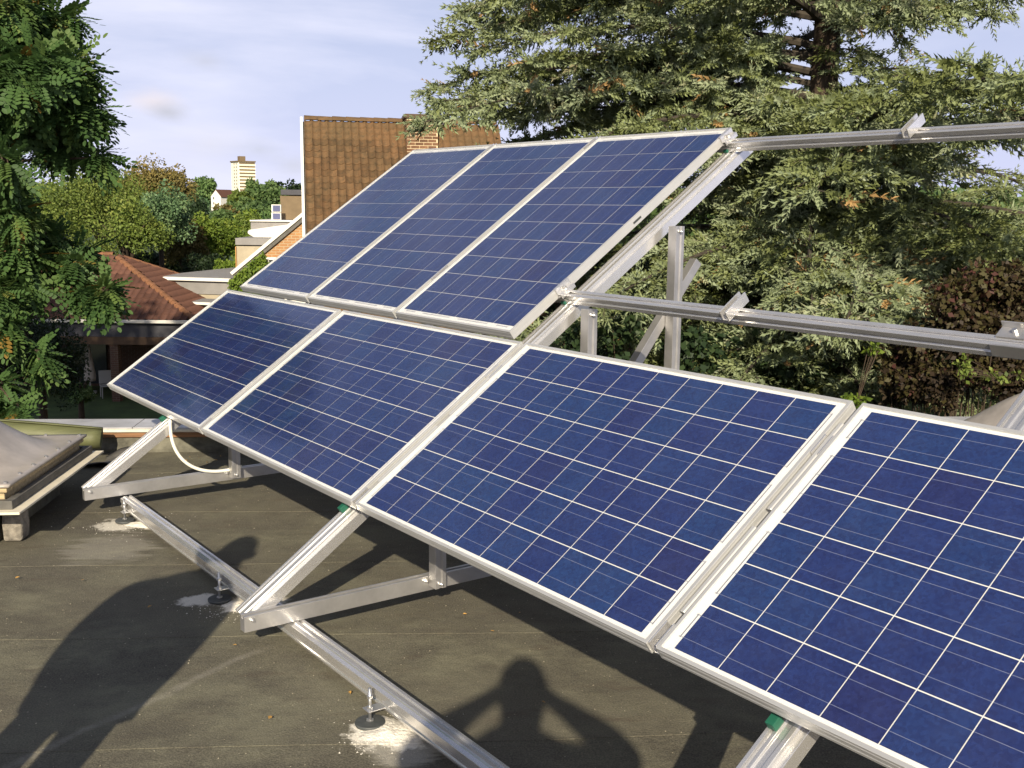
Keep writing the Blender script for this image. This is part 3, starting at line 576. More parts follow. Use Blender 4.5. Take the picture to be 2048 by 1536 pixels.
mrail(1.375, 0.06, 6.4, 'bare mounting rail running right from the middle of the upper panels', [TU + PIT * k - TG / 2 for k in (1, 2)] + [TU + PIT * 4 - TG / 2 - 0.02], [TR], splice=5.16)
mrail(2.600, 0.06, 6.4, 'bare mounting rail running right from the top corner of the upper panels', [TU + PIT * k - TG / 2 for k in (1, 2)] + [TU + PIT * 4 - TG / 2], [TR])
mrail(0.045, 0.02, 6.62, 'mounting rail under the bottom edge of the lower panels', [k * (PL + BG) - BG / 2 for k in (1, 2, 3)])
mrail(0.80, 0.02, 6.62, 'mounting rail under the top part of the lower panels', [k * (PL + BG) - BG / 2 for k in (1, 2, 3)])
# clamp strips in the gaps of the lower row
for k in (1, 2, 3):
    for v0, v1 in ((0.13, 0.46), (0.53, 0.90)):
        m = MB(); u = k * (PL + BG) - BG / 2; O = uvw(u, v0, -0.012)
        prof = [(-0.009, 0), (0.009, 0), (0.009, 0.004), (0.005, 0.007), (-0.005, 0.007), (-0.009, 0.004)]
        m.prism(prof, (0, 0, 0), uvw(u, v1, -0.012) - O, (1, 0, 0), WD); o = m.build('cover_strip', M_frame, bevel=0.002); o.location = O
        tag(o, 'slim aluminium cover strip in the gap between lower panels, ' + ('lower' if v0 < 0.3 else 'upper') + ' of the pair, ' + ('farthest', 'middle', 'nearest')[k - 1] + ' gap', 'strip', 'cover strips between panels')

# base rails and levelling feet
def base_rail(y0, y1, zb, zt, x0, x1, label):
    t = empty('base_rail', (x0, (y0 + y1) / 2, zt)); tag(t, label, 'rail', 'base rails on levelling feet'); h = zt - zb; wd = y1 - y0; a = wd / 2
    prof = [(-a, -h), (a, -h), (a, 0), (a * 0.55, 0), (a * 0.55, -0.006), (a * 0.15, -0.006), (a * 0.15, 0.0), (-a * 0.35, 0.0), (-a * 0.5, -0.004), (-a, -0.008), (-a, -h * 0.55), (-a + 0.004, -h * 0.6), (-a + 0.004, -h * 0.8), (-a, -h * 0.85)]
    m = MB(); m.prism(prof, (0, 0, 0), (x1 - x0, 0, 0), (0, 1, 0), (0, 0, 1)); m.build('profile', M_alu, t, bevel=0.0015); return t
base_rail(-0.245, -0.185, 0.045, 0.102, 1.06, 6.7, 'aluminium base rail along the front feet of the array')
base_rail(1.66, 1.72, 0.045, 0.102, 0.9, 6.7, 'aluminium base rail along the back of the array')
def foot(x, y, label, yr):
    t = empty('levelling_foot', (x, y, 0)); tag(t, label, 'foot', 'levelling feet of the base rails')
    m = MB(); m.tube([(0, 0, 0.003), (0, 0, 0.010), (0, 0, 0.014), (0, 0, 0.016)], [0.048, 0.050, 0.048, 0.012], 32); m.build('rubber_disc', M_rubber, t)
    m = MB(); m.tube([(0, 0, 0.0165), (0, 0, 0.128)], 0.0055, 10); m.build('threaded_rod', M_steel, t, smooth=True)
    m = MB(); m.tube([(0, 0, 0.017), (0, 0, 0.021)], 0.013, 6); m.tube([(0, 0, 0.058), (0, 0, 0.066)], 0.0105, 6); m.tube([(0, 0, 0.094), (0, 0, 0.102)], 0.0105, 6); m.build('nut', M_steel, t)
    m = MB(); m.box((-0.022, -0.016, 0.0535), (0.022, yr - y - 0.001, 0.0575)); m.build('bracket', M_steel, t, bevel=0.001); return t
for (x, y), lab in zip(FEET, ('levelling foot on a rubber disc, nearest the camera in a patch of white dust', 'levelling foot on a rubber disc beside the middle rafter', 'levelling foot on a rubber disc at the far end of the front base rail')): foot(x, y, lab, -0.245)
for x, q in ((1.3, 'left end of'), (2.6, 'middle of'), (4.0, 'right part of')): foot(x, 1.615, 'levelling foot on a rubber disc under the back rail, ' + q + ' the array', 1.66)
for x in (5.30,): foot(x, -0.293, 'levelling foot on a rubber disc beside the nearest rafter', -0.245)
# white conduit drooping from the first rafter to its base beam
pts = []; A_, B_ = np.array([1.03, 0.055, 0.505]), np.array([1.04, 0.455, 0.172])
for i in range(25):
    f = i / 24; c1 = A_ + np.array([0, -0.03, -0.30]); c2 = B_ + np.array([0.03, -0.22, -0.035])
    pts.append((1 - f) ** 3 * A_ + 3 * (1 - f) ** 2 * f * c1 + 3 * (1 - f) * f * f * c2 + f ** 3 * B_)
m = MB(); m.tube(pts, 0.0095, 10); o = m.build('cable_conduit', M_white_pvc, smooth=True); tag(o, 'white plastic cable conduit looping below the farthest lower panel', 'conduit')
# ------------------------------------------------------------------ two people standing behind the view; their shadows fall on the roof
M_jacket = mat('dark_jacket', (0.04, 0.045, 0.06), 0.9, vary=0.3, vscale=8); M_skin = mat('skin', (0.45, 0.28, 0.20), 0.6); M_hair = mat('hair', (0.05, 0.03, 0.02), 0.7); M_trouser = mat('trousers', (0.03, 0.035, 0.05), 0.9)
def clothes(name, k):
    m_ = bpy.data.materials.new(name); m_.use_nodes = True; t = m_.node_tree; b = t.nodes['Principled BSDF']; b.inputs['Roughness'].default_value = 0.85
    tcn = N(t, 'ShaderNodeTexCoord'); sx = N(t, 'ShaderNodeSeparateXYZ'); t.links.new(tcn.outputs['Object'], sx.inputs[0]); mr = N(t, 'ShaderNodeMapRange'); mr.inputs['From Max'].default_value = 2.0; t.links.new(sx.outputs['Z'], mr.inputs['Value'])
    r = N(t, 'ShaderNodeValToRGB'); r.color_ramp.interpolation = 'CONSTANT'; e = r.color_ramp.elements; e[0].position = 0; e[0].color = (0.02, 0.015, 0.012, 1); e[1].position = 0.05 * k; e[1].color = (0.035, 0.045, 0.075, 1)
    q = e.new(0.455 * k); q.color = (0.05, 0.055, 0.05, 1); q = e.new(0.765 * k); q.color = (0.45, 0.28, 0.20, 1); t.links.new(mr.outputs[0], r.inputs['Fac']); t.links.new(r.outputs[0], b.inputs['Base Color']); return m_
PF = np.array([-0.803, 0.596, 0]); PR = np.array([0.596, 0.803, 0])      # facing away from the sun
def person(base, H, label, head_off, hands, elbows, width=1.0):
    """local axes: x right, y forward (down-sun), z up"""
    t = empty('person', base, math.atan2(PR[1], PR[0])); tag(t, label, 'person'); k = H / 1.8
    V = []; E_ = []; Rr = []
    def add(p, r, link=None):
        V.append(tuple(np.array(p, float))); Rr.append(r); i = len(V) - 1
        if link is not None: E_.append((link, i))
        return i
    pel = add((0, 0, 0.95 * k), (0.165 * width, 0.125)); ab = add((0, 0.0, 1.12 * k), (0.155 * width, 0.115), pel); ch = add((0, 0, 1.32 * k), (0.175 * width, 0.125), ab); up = add((0, -0.01, 1.44 * k), (0.12, 0.09), ch)
    nk = add((head_off[0] * 0.4, 0.0 + head_off[1] * 0.4, 1.54 * k), (0.058, 0.06), up); hb = add((head_off[0] * 0.8, head_off[1], 1.61 * k), (0.072, 0.085), nk); hc = add((head_off[0], head_off[1] + 0.01, 1.69 * k), (0.079, 0.098), hb); ht = add((head_off[0], head_off[1], 1.765 * k), (0.055, 0.07), hc)
    for s, hd, el in ((-1, hands[0], elbows[0]), (1, hands[1], elbows[1])):
        sh = add((s * 0.19 * k * width, -0.01, 1.43 * k), (0.085, 0.08), up); e = add(el, (0.068, 0.064), sh); hd = np.array(hd, float); fa = (np.array(el) + hd) / 2
        f = add(fa, (0.064, 0.058), e); wr = add(hd, (0.042, 0.036), f); d = hd - np.array(el); d /= np.linalg.norm(d)
        side = np.cross(d, (0, 0, 1)); side = side / (np.linalg.norm(side) + 1e-6); nn = np.cross(side, d)
        pm = add(hd + d * 0.06, (0.042, 0.026), wr)
        for q, ln in zip((-0.030, -0.010, 0.010, 0.029), (0.062, 0.075, 0.070, 0.052)):
            a = add(hd + d * 0.095 + side * q, (0.0095, 0.009), pm); b = add(hd + d * (0.095 + ln * 0.5) + side * q + nn * 0.012, (0.0085, 0.0085), a); add(hd + d * (0.095 + ln * 0.8) + side * q + nn * 0.035, (0.007, 0.007), b)
        a = add(hd + d * 0.045 + side * (-s) * 0.045, (0.011, 0.011), pm); add(hd + d * 0.08 + side * (-s) * 0.062 + nn * 0.01, (0.009, 0.009), a)
    for s in (-1, 1):
        hp = add((s * 0.095 * k, 0, 0.88 * k), (0.098, 0.10), pel); kn = add((s * 0.083 * k, 0.02, 0.49 * k), (0.076, 0.072), hp); an = add((s * 0.075 * k, -0.02, 0.09 * k), (0.052, 0.05), kn); he = add((s * 0.078 * k, -0.03, 0.035), (0.042, 0.035), an); add((s * 0.095 * k, 0.13, 0.03), (0.04, 0.028), he)
    me = bpy.data.meshes.new('body'); me.from_pydata(V, E_, []); o = obj('body', me, t); me.materials.append(clothes('clothes', k))
    sm = o.modifiers.new('skin', 'SKIN'); sm.use_smooth_shade = True; sv = me.skin_vertices[0].data
    for i, r_ in enumerate(Rr): sv[i].radius = r_
    sv[0].use_root = True; ss = o.modifiers.new('sub', 'SUBSURF'); ss.levels = 1; ss.render_levels = 2
    # face and hair
    hx, hy = head_off; m = MB(); vs = []; n1, n2 = 14, 20
    for i in range(n1 + 1):
        th = math.pi * i / n1
        for j in range(n2):
            ph = 2 * math.pi * j / n2; x, y, z = math.sin(th) * math.cos(ph), math.sin(th) * math.sin(ph), math.cos(th)
            if y > 0.35 and z < 0.25: y *= 0.80; z = z * 0.5 + 0.12
            vs.append((hx + 0.087 * x, hy + 0.004 + 0.108 * y, 1.70 * k + 0.105 * max(z, -0.45)))
    m.add(vs, [(i * n2 + j, i * n2 + (j + 1) % n2, (i + 1) * n2 + (j + 1) % n2, (i + 1) * n2 + j) for i in range(n1) for j in range(n2)]); m.build('hair', M_hair, t, smooth=True)
    m = MB(); m.tube([(hx, hy + 0.085, 1.665 * k), (hx, hy + 0.118, 1.655 * k), (hx, hy + 0.095, 1.645 * k)], [0.009, 0.014, 0.010], 8); m.build('nose', M_skin, t, smooth=True)
    for s in (-1, 1):
        m = MB(); m.tube([(hx + s * 0.032, hy + 0.090, 1.685 * k), (hx + s * 0.032, hy + 0.103, 1.685 * k)], [0.014, 0.010], 10); m.build('eye', M_back, t, smooth=True)
        m = MB(); m.tube([(hx + s * 0.083, hy, 1.64 * k), (hx + s * 0.092, hy - 0.008, 1.67 * k), (hx + s * 0.086, hy, 1.695 * k)], [0.012, 0.018, 0.012], 8); m.build('ear', M_skin, t, smooth=True)
    m = MB(); m.tube([(hx - 0.024, hy + 0.088, 1.625 * k), (hx, hy + 0.098, 1.622 * k), (hx + 0.024, hy + 0.088, 1.625 * k)], [0.004, 0.007, 0.004], 8); m.build('mouth', M_skin, t, smooth=True)
    return t
# photographer: camera held up in both hands in front of the chin
base = CAM - np.array([0, 0, CAM[2]]) - PF * 0.13 + PR * 0.0
person(base, 1.95, 'tall person in dark jacket raising a small camera in both hands', (0.02, -0.02), ((-0.135, 0.03, 1.735), (0.155, 0.03, 1.735)), ((-0.345, 0.0, 1.575), (0.365, 0.0, 1.575)), 1.25)
m = MB(); m.box((-0.045, -0.010, -0.028), (0.045, 0.010, 0.028)); o = m.build('compact_camera', M_dark, bevel=0.003); o.location = CAM - PF * 0.032 + np.array([0, 0, -0.002]); o.rotation_euler = (0, 0, math.atan2(PR[1], PR[0])); tag(o, 'small black compact camera held up by the photographer', 'camera')
# second person further left, arms hanging
s0, t0 = 1.13, -5.05
person((s0 * 0.597 - t0 * 0.803, s0 * 0.803 + t0 * 0.597, 0), 1.80, 'person in dark clothes standing on the left, arms at the sides', (0.095, 0.02), ((-0.185, 0.06, 0.92), (0.185, 0.06, 0.90)), ((-0.235, 0.0, 1.16), (0.20, -0.02, 1.15)), 1.22)
# ------------------------------------------------------------------ ground and hill
M_lawn = mat('lawn', (0.045, 0.075, 0.018), 0.95, vary=0.35, vscale=1.2, bump=0.4, bscale=8)
def hill(D):
    if D < 140: return GZ
    f = min(1, (D - 140) / 900); return GZ + 17 * f * f * (3 - 2 * f)
m = MB(); vs = []; Ds = [-60, -30, -10, 0, 10, 20, 30, 45, 60, 80, 110, 140, 180, 230, 300, 380, 470, 580, 700, 850, 1040, 1400, 2000, 3500]; Sf = [-1.4, -0.9, -0.6, -0.4, -0.2, 0, 0.2, 0.4, 0.6, 0.9, 1.4]
for D in Ds:
    for s_ in Sf: vs.append(sd(s_ * (abs(D) * 1.2 + 60), D, hill(D)))
k = len(Sf); m.add(vs, [(i * k + j, i * k + j + 1, (i + 1) * k + j + 1, (i + 1) * k + j) for i in range(len(Ds) - 1) for j in range(k - 1)]); o = m.build('ground', M_lawn, smooth=True); tag(o, 'green garden ground running out to a wooded rise', 'ground', kind='structure')

# ------------------------------------------------------------------ roofs of tiles
def tile_mesh(name, wd, ln, mt):
    n = 6; vs = []; WV = [0.062, 0.030, 0.014, 0.012, 0.018, 0.040, 0.066]
    for y, zz in ((-0.03, 0.012), (ln, 0.0)):
        for i in range(n + 1):
            x = wd * i / n; vs.append((x, y, zz + WV[i]))
    for i in range(n + 1): vs.append((wd * i / n, -0.03, WV[i] - 0.014))
    fs = [(i, i + 1, n + 2 + i, n + 1 + i) for i in range(n)] + [(2 * n + 2 + i, 2 * n + 3 + i, i + 1, i) for i in range(n)]
    m = MB(); m.add(vs, fs); return m, m.mesh(name, [mt])
def tile_field(parent, O, X, U, ncol, nrow, wd, ln, mt, inside=None, pick=None, name='roof_tile'):
    """lay tiles from eaves corner O; X across, U up the slope (unit vectors, parent space). pick(c,r) -> single object, others joined"""
    tm, me = tile_mesh(name, wd, ln, mt); X, U = np.array(X, float), np.array(U, float); Z = np.cross(X, U); Mx = Matrix((X, U, Z)).transposed(); eu = Mx.to_euler()
    tv = np.array(tm.v); single = []; rest = []
    for r_ in range(nrow):
        for c in range(ncol):
            x, y = c * wd, r_ * ln
            if inside and not inside(x + wd / 2, y + ln / 2): continue
            p = np.array(O) + X * x + U * y + Z * random.uniform(0, 0.006)
            (single if (pick and pick(c, r_) and len(single) < 298) else rest).append(p)
    for p in single:
        o = obj(name, me, parent); o.location = p; o.rotation_euler = (eu.x + random.uniform(-.012, .012), eu.y + random.uniform(-.02, .02), eu.z + random.uniform(-.008, .008))
    if rest:
        rest = np.array(rest); MM = np.tile(np.stack([X, U, Z], 1)[None], (len(rest), 1, 1)); P, F, T = scatter(tv, np.array(tm.f), rest, MM, 1.0)
        o = obj('roof_tiles', np_mesh('roof_tiles', P, F, mt), parent); o['kind'] = 'stuff'
M_tile = mat('weathered_clay_tile', (0.20, 0.085, 0.032), 0.85, vscale=2.2, col2=(0.085, 0.060, 0.030), bump=0.15, bscale=30, coords='Object', rand=0.35)
def tile_material(name, c0, c1, c2):
    m_ = bpy.data.materials.new(name); m_.use_nodes = True; t = m_.node_tree; b = t.nodes['Principled BSDF']; L = t.links
    g = N(t, 'ShaderNodeNewGeometry'); oi = N(t, 'ShaderNodeObjectInfo')
    def nz(sc, d=5):
        n = N(t, 'ShaderNodeTexNoise'); n.inputs['Scale'].default_value = sc; n.inputs['Detail'].default_value = d; n.inputs['Roughness'].default_value = 0.65; L.new(g.outputs['Position'], n.inputs['Vector']); return n.outputs['Fac']
    def rp(f, a, ca, b_, cb):
        r = N(t, 'ShaderNodeValToRGB'); e = r.color_ramp.elements; e[0].position = a; e[0].color = (*ca, 1); e[1].position = b_; e[1].color = (*cb, 1); L.new(f, r.inputs['Fac']); return r.outputs[0]
    def mx(f, a, b_):
        x = N(t, 'ShaderNodeMix', data_type='RGBA'); L.new(f, x.inputs['Factor']); L.new(a, x.inputs['A'])
        if isinstance(b_, tuple): x.inputs['B'].default_value = (*b_, 1)
        else: L.new(b_, x.inputs['B'])
        return x.outputs['Result']
    c = rp(nz(0.7), 0.35, c0, 0.62, c1); c = mx(rp(nz(9, 6), 0.45, (0, 0, 0), 0.7, (0.8, 0.8, 0.8)), c, c2)
    wn = N(t, 'ShaderNodeTexWhiteNoise', noise_dimensions='1D'); L.new(oi.outputs['Random'], wn.inputs['W'])
    hs = N(t, 'ShaderNodeHueSaturation'); mr = N(t, 'ShaderNodeMapRange'); mr.inputs['To Min'].default_value = 0.80; mr.inputs['To Max'].default_value = 1.2; L.new(wn.outputs['Value'], mr.inputs['Value']); L.new(mr.outputs[0], hs.inputs['Value']); L.new(c, hs.inputs['Color'])
    L.new(hs.outputs[0], b.inputs['Base Color']); b.inputs['Roughness'].default_value = 0.85; b.inputs['Specular IOR Level'].default_value = 0.25; return m_
M_tile_h = tile_material('clay_tile_mossy', (0.150, 0.084, 0.040), (0.112, 0.074, 0.037), (0.062, 0.047, 0.027))
M_tile_b = tile_material('clay_tile_red', (0.115, 0.054, 0.036), (0.100, 0.048, 0.034), (0.078, 0.040, 0.030))
def brick_material(name, ca, cb, mortar, sc=1.0):
    m_ = bpy.data.materials.new(name); m_.use_nodes = True; t = m_.node_tree; b = t.nodes['Principled BSDF']; L = t.links
    tcn = N(t, 'ShaderNodeTexCoord'); mp = N(t, 'ShaderNodeMapping'); mp.inputs['Rotation'].default_value = (math.pi / 2, 0, 0); L.new(tcn.outputs['Object'], mp.inputs['Vector'])
    br = N(t, 'ShaderNodeTexBrick'); br.inputs['Scale'].default_value = sc; br.inputs['Brick Width'].default_value = 0.22; br.inputs['Row Height'].default_value = 0.075; br.inputs['Mortar Size'].default_value = 0.008
    br.inputs['Color1'].default_value = (*ca, 1); br.inputs['Color2'].default_value = (*cb, 1); br.inputs['Mortar'].default_value = (*mortar, 1); L.new(mp.outputs[0], br.inputs['Vector'])
    L.new(br.outputs['Color'], b.inputs['Base Color']); b.inputs['Roughness'].default_value = 0.9
    bp = N(t, 'ShaderNodeBump'); bp.inputs['Strength'].default_value = 0.5; bp.inputs['Distance'].default_value = 0.01; bp.invert = True; L.new(br.outputs['Fac'], bp.inputs['Height']); L.new(bp.outputs[0], b.inputs['Normal']); return m_
M_brick = brick_material('yellow_brick', (0.40, 0.215, 0.085), (0.33, 0.165, 0.075), (0.42, 0.34, 0.22))
M_brick_d = mat('chimney_brick', (0.165, 0.085, 0.045), 0.9, vary=0.3, vscale=6, rand=0.3); M_mortar = mat('mortar', (0.62, 0.50, 0.32), 0.9, vary=0.15, vscale=20)
M_whitep = mat('white_paint', (0.72, 0.70, 0.64), 0.6, vary=0.06, vscale=6)
M_win = mat('window_glass', (0.03, 0.035, 0.04), 0.08, spec=0.7)

# ------------------------------------------------------------------ the tall house with the tiled roof (local x to the right, y away)
D1 = 27.0; rl = at(603, 238, D1); HT = TH + R(11)
house = empty('tiled_house', (rl[0], rl[1], GZ), HT); tag(house, 'brick house with a steep mossy tiled roof and chimney behind the array', 'house')
ridge = rl[2] - GZ; sl = 7.0; PIT_ = R(47); W_ = 4.9
ux, uy, uz = 0.0, math.cos(PIT_), math.sin(PIT_); ey, ez = -sl * uy, ridge - sl * uz
m = MB(); m.prism([(ey, ez - 0.06), (0, ridge - 0.06), (-ey, ez - 0.06), (-ey, ez - 0.2), (ey, ez - 0.2)], (0.02, 0, 0), (W_, 0, 0), (0, 1, 0), (0, 0, 1)); rf_o = m.build('roof', M_dark, house)
def hpick(c, r_): return c < 19 and r_ >= 15
tile_field(rf_o, (0.06, ey, ez - 0.03), (1, 0, 0), (0, uy, uz), int(W_ / 0.185), int(sl / 0.205), 0.185, 0.205, M_tile_h, pick=hpick)
for i in range(int(W_ / 0.34)):      # ridge caps
    m = MB(); vs = []
    for x, e in ((0, 0.012), (0.355, 0)):
        for j in range(7): a = math.pi * j / 6; vs.append((x, -0.115 * math.cos(a) * (1 + e * 3), ridge - 0.02 + (0.095 + e) * math.sin(a)))
    m.add(vs, [(j, j + 1, 7 + j + 1, 7 + j) for j in range(6)]); o = m.build('ridge_tile', M_tile_h, rf_o); o.location = (0.06 + i * 0.34, 0, random.uniform(-.006, .012))
m = MB()
for s in (-1, 1): m.prism([(-0.10, 0.0), (0.035, 0.0), (0.035, 0.05), (-0.10, 0.05)][::1], (0, s * ey if s < 0 else -ey, ez), (0, 0, ridge), (1, 0, 0), (0, -s * 0.0 + (-uz if s < 0 else uz), uy)) if False else None
m.prism([(-0.035, -0.14), (0.03, -0.14), (0.03, 0.075), (-0.035, 0.075)], (0, ey, ez), (0, 0, ridge), (1, 0, 0), (0, -uz, uy)); m.prism([(-0.035, -0.14), (0.03, -0.14), (0.03, 0.075), (-0.035, 0.075)], (0, 0.004, ridge), (0, -ey, ez), (1, 0, 0), (0, uz, uy)); m.build('verge_board', M_whitep, house, bevel=0.005)
m = MB(); m.prism([(ey + 0.3, 0), (-ey - 0.3, 0), (-ey - 0.3, ez + 0.1), (0, ridge - 0.2), (ey + 0.3, ez + 0.1)], (0.06, 0, 0), (W_ - 0.05, 0, 0), (0, 1, 0), (0, 0, 1)); m.build('wall', M_brick, house)
# chimney, brick by brick
ch_l = at(816, 250, D1 - 0.6); ch_r = at(880, 250, D1 - 0.5); hm = Matrix.Rotation(-HT, 3, 'Z'); lo = hm @ Vector(ch_l - np.array([rl[0], rl[1], GZ])); cw = float(np.linalg.norm(ch_r - ch_l)); cx0, cy0 = lo.x, -0.75
chim = empty('chimney'); chim.parent = house; ctop = at(850, 227, D1 - 0.4)[2] - GZ; cd = 0.62
m = MB(); m.box((cx0 + 0.006, cy0 + 0.006, ctop - 2.2), (cx0 + cw - 0.006, cy0 + cd - 0.006, ctop - 0.10)); m.build('mortar_core', M_mortar, chim)
bm = MB(); bm.box((0, 0, 0), (0.198, 0.07, 0.058)); b_me = bm.mesh('brick', [M_brick_d]); bs = MB(); bs.box((0, 0, 0), (0.07, 0.198, 0.058)); bs_me = bs.mesh('brick', [M_brick_d])
for r_ in range(26):
    z = ctop - 0.20 - r_ * 0.076; off = 0 if r_ % 2 else -0.105
    for face in (0, 1):
        n = 5
        for c in range(n):
            x = off + c * 0.210; L_ = cw if face == 0 else cd
            if x + 0.198 > L_ + 0.02 or x < -0.001:
                if x < 0: x, w2 = 0, 0.093
                else: w2 = L_ - x
                if w2 < 0.04 or w2 > 0.2: continue
            else: w2 = 0.198
            o = obj('brick', b_me if face == 0 else bs_me, chim)
            if face == 0: o.location = (cx0 + x, cy0 - 0.004 - random.uniform(0, .004), z); o.scale = (w2 / 0.198, 1, 1)
            else: o.location = (cx0 - 0.004 - random.uniform(0, .004), cy0 + x + 0.07, z); o.scale = (1, w2 / 0.198, 1)
m = MB(); m.box((cx0 - 0.05, cy0 - 0.05, ctop - 0.10), (cx0 + cw + 0.05, cy0 + cd + 0.05, ctop)); m.build('cap', mat('chimney_cap', (0.085, 0.055, 0.035), 0.9, vary=0.3, vscale=9), chim, bevel=0.01)
# ------------------------------------------------------------------ gabled wing to its left, wall facing the roof terrace
D2 = 29.5; gl = at(462, 547, D2); wing = empty('brick_wing', (gl[0], gl[1], GZ), TH + R(4)); tag(wing, 'yellow brick gable with white verge board, left of the tiled house', 'house')
apx = at(735, 319, D2 + 0.2); aw = float(np.hypot(apx[0] - gl[0], apx[1] - gl[1])); eh = gl[2] - GZ; ah = apx[2] - GZ
m = MB(); m.prism([(0.15, 0), (2 * aw - 0.15, 0), (2 * aw - 0.15, eh - 0.02), (aw, ah - 0.15), (0.15, eh - 0.02)], (0, 0.10, 0), (0, 6, 0), (1, 0, 0), (0, 0, 1)); m.build('wall', M_brick, wing)
sv_ = np.array([aw, 0, ah - eh]); sv_ /= np.linalg.norm(sv_); nv = np.array([-sv_[2], 0, sv_[0]])
m = MB(); m.prism([(-0.16, 0.02), (0.02, 0.02), (0.02, 6.1), (-0.16, 6.1)], (0, 0, eh), (aw, 0, ah), nv, (0, 1, 0)); nv2 = np.array([sv_[2], 0, sv_[0]]); m.prism([(-0.16, 0.02), (0.02, 0.02), (0.02, 6.1), (-0.16, 6.1)], (aw, 0, ah), (2 * aw, 0, eh), nv2, (0, 1, 0)); m.build('roof', M_dark, wing)
m = MB(); m.prism([(-0.055, -0.03), (0.035, -0.03), (0.035, 0.018), (-0.055, 0.018)], (0, 0, eh), (aw, 0, ah), nv, (0, 1, 0)); m.prism([(-0.055, -0.03), (0.035, -0.03), (0.035, 0.018), (-0.055, 0.018)], (aw, 0, ah), (2 * aw, 0, eh), nv2, (0, 1, 0)); m.build('verge_board', M_whitep, wing, bevel=0.004)
wl = at(531, 515, D2); wx = float((wl - gl) @ np.array([math.cos(TH + R(4)), math.sin(TH + R(4)), 0])); wz = wl[2] - GZ
win = empty('window'); win.parent = wing
m = MB(); 
for a, b_ in (((0, -1.25), (0.07, 0)), ((0.93, -1.25), (1.0, 0)), ((0.07, -0.07), (0.93, 0)), ((0.07, -1.25), (0.93, -1.18)), ((0.47, -1.18), (0.53, -0.07))): m.box((wx + a[0], 0.06, wz + a[1]), (wx + b_[0], 0.13, wz + b_[1]))
m.build('frame', M_whitep, win); m = MB(); m.box((wx + 0.07, 0.085, wz - 1.18), (wx + 0.93, 0.098, wz - 0.07)); m.build('pane', M_win, win)

# ------------------------------------------------------------------ modern flat-roofed house beyond
M_grey = mat('grey_roofing', (0.22, 0.21, 0.20), 0.8, vary=0.12, vscale=2); M_beige = mat('beige_cladding', (0.36, 0.31, 0.22), 0.85, vary=0.1, vscale=3); M_brownw = mat('brown_cladding', (0.16, 0.115, 0.065), 0.85, vary=0.15, vscale=2); M_slate = mat('slate', (0.05, 0.05, 0.06), 0.7, vary=0.15, vscale=3); M_orange = mat('copper_pipe', (0.55, 0.30, 0.10), 0.5)
DM = 44.0; mo = at(470, 480, DM); mod = empty('modern_house', (mo[0], mo[1], GZ), TH); tag(mod, 'modern white and grey flat-roofed house behind the brick gable', 'house')
def mx_(px, py, D=DM): q = at(px, py, D) - mo; return float(q @ RH), float(q[2] + mo[2] - GZ), D - DM
def mbox(name, px0, py0, px1, py1, d0, d1, mt, bevel=0.02, parent=None):
    x0, zt, y0 = mx_(px0, py0, DM + d0); x1, zb, _ = mx_(px1, py1, DM + d0); m = MB(); m.box((x0, y0, zb), (x1, DM + d1 - DM, zt)); return m.build(name, mt, parent or mod, bevel=bevel)
mbox('wall', 472, 492, 600, 640, 0, 5, M_beige); mbox('annex_roof', 470, 476, 600, 491.5, -0.1, 5, M_grey); mbox('downpipe', 470, 493, 475, 600, -0.12, -0.02, M_orange)
x0, zt, _ = mx_(498, 452, DM + 1.5); x1, zb, _ = mx_(600, 476, DM + 1.5); m = MB(); rr = (zt - zb)
prof = [(x0 + 0.25, zb), (x1, zb), (x1, zt + 0.15), (x0 + 0.02, zt - 0.16), (x0 - 0.03, zt - 0.30), (x0 + 0.05, zb + 0.12)]; m.prism(prof, (0, 1.2, 0), (0, 6, 0), (1, 0, 0), (0, 0, 1)); m.build('white_bay', M_whitep, mod, bevel=0.08)
mbox('upper_wall', 501, 444, 600, 462, 1.9, 6.5, M_grey); mbox('white_parapet', 499, 440, 600, 444, 1.8, 6.6, M_whitep)
mbox('stair_tower', 560, 391, 640, 440, 3.5, 7, M_brownw); mbox('tower_roof', 561, 379, 640, 390.8, 3.4, 7, M_slate)
for (y0, y1) in ((409, 424), (425, 440)):
    t = mbox('window', 542.5, y0, 562, y1, 2.6, 2.75, M_whitep, 0.01); mbox('pane', 545.5, y0 + 1.6, 560.5, y1 - 1.2, 2.58, 2.62, mat('blue_pane', (0.10, 0.11, 0.20), 0.2), 0, t)
# low flat-roofed garage between
DG = 40.0; go = at(360, 570, DG); gar = empty('flat_garage', (go[0], go[1], GZ), TH - R(14)); tag(gar, 'low flat-roofed garage with white fascia edges beyond the bungalow', 'garage')
gz = at(420, 560, DG)[2] - GZ
m = MB(); m.box((-1, 0, 0), (7, 6, gz - 0.5)); m.build('wall', M_beige, gar); m = MB(); m.box((-1.2, -0.2, gz - 0.02), (7.2, 6.2, gz + 0.10)); m.build('fascia', M_whitep, gar, bevel=0.02)
m = MB(); m.box((-1.05, -0.05, gz - 0.5), (7.05, 6.05, gz - 0.02)); m.build('soffit_band', M_grey, gar); m = MB(); m.box((-1.4, -1.6, gz - 0.75), (7, -0.21, gz - 0.66)); m.build('lower_roof', M_whitep, gar, bevel=0.02); m = MB(); m.box((-1.3, -1.5, gz - 0.659), (6.9, -0.22, gz - 0.645)); m.build('roof_felt', M_grey, gar); m = MB(); m.box((-1.1, -0.08, gz + 0.101), (7.1, 6.1, gz + 0.115)); m.build('roof_felt', M_grey, gar)

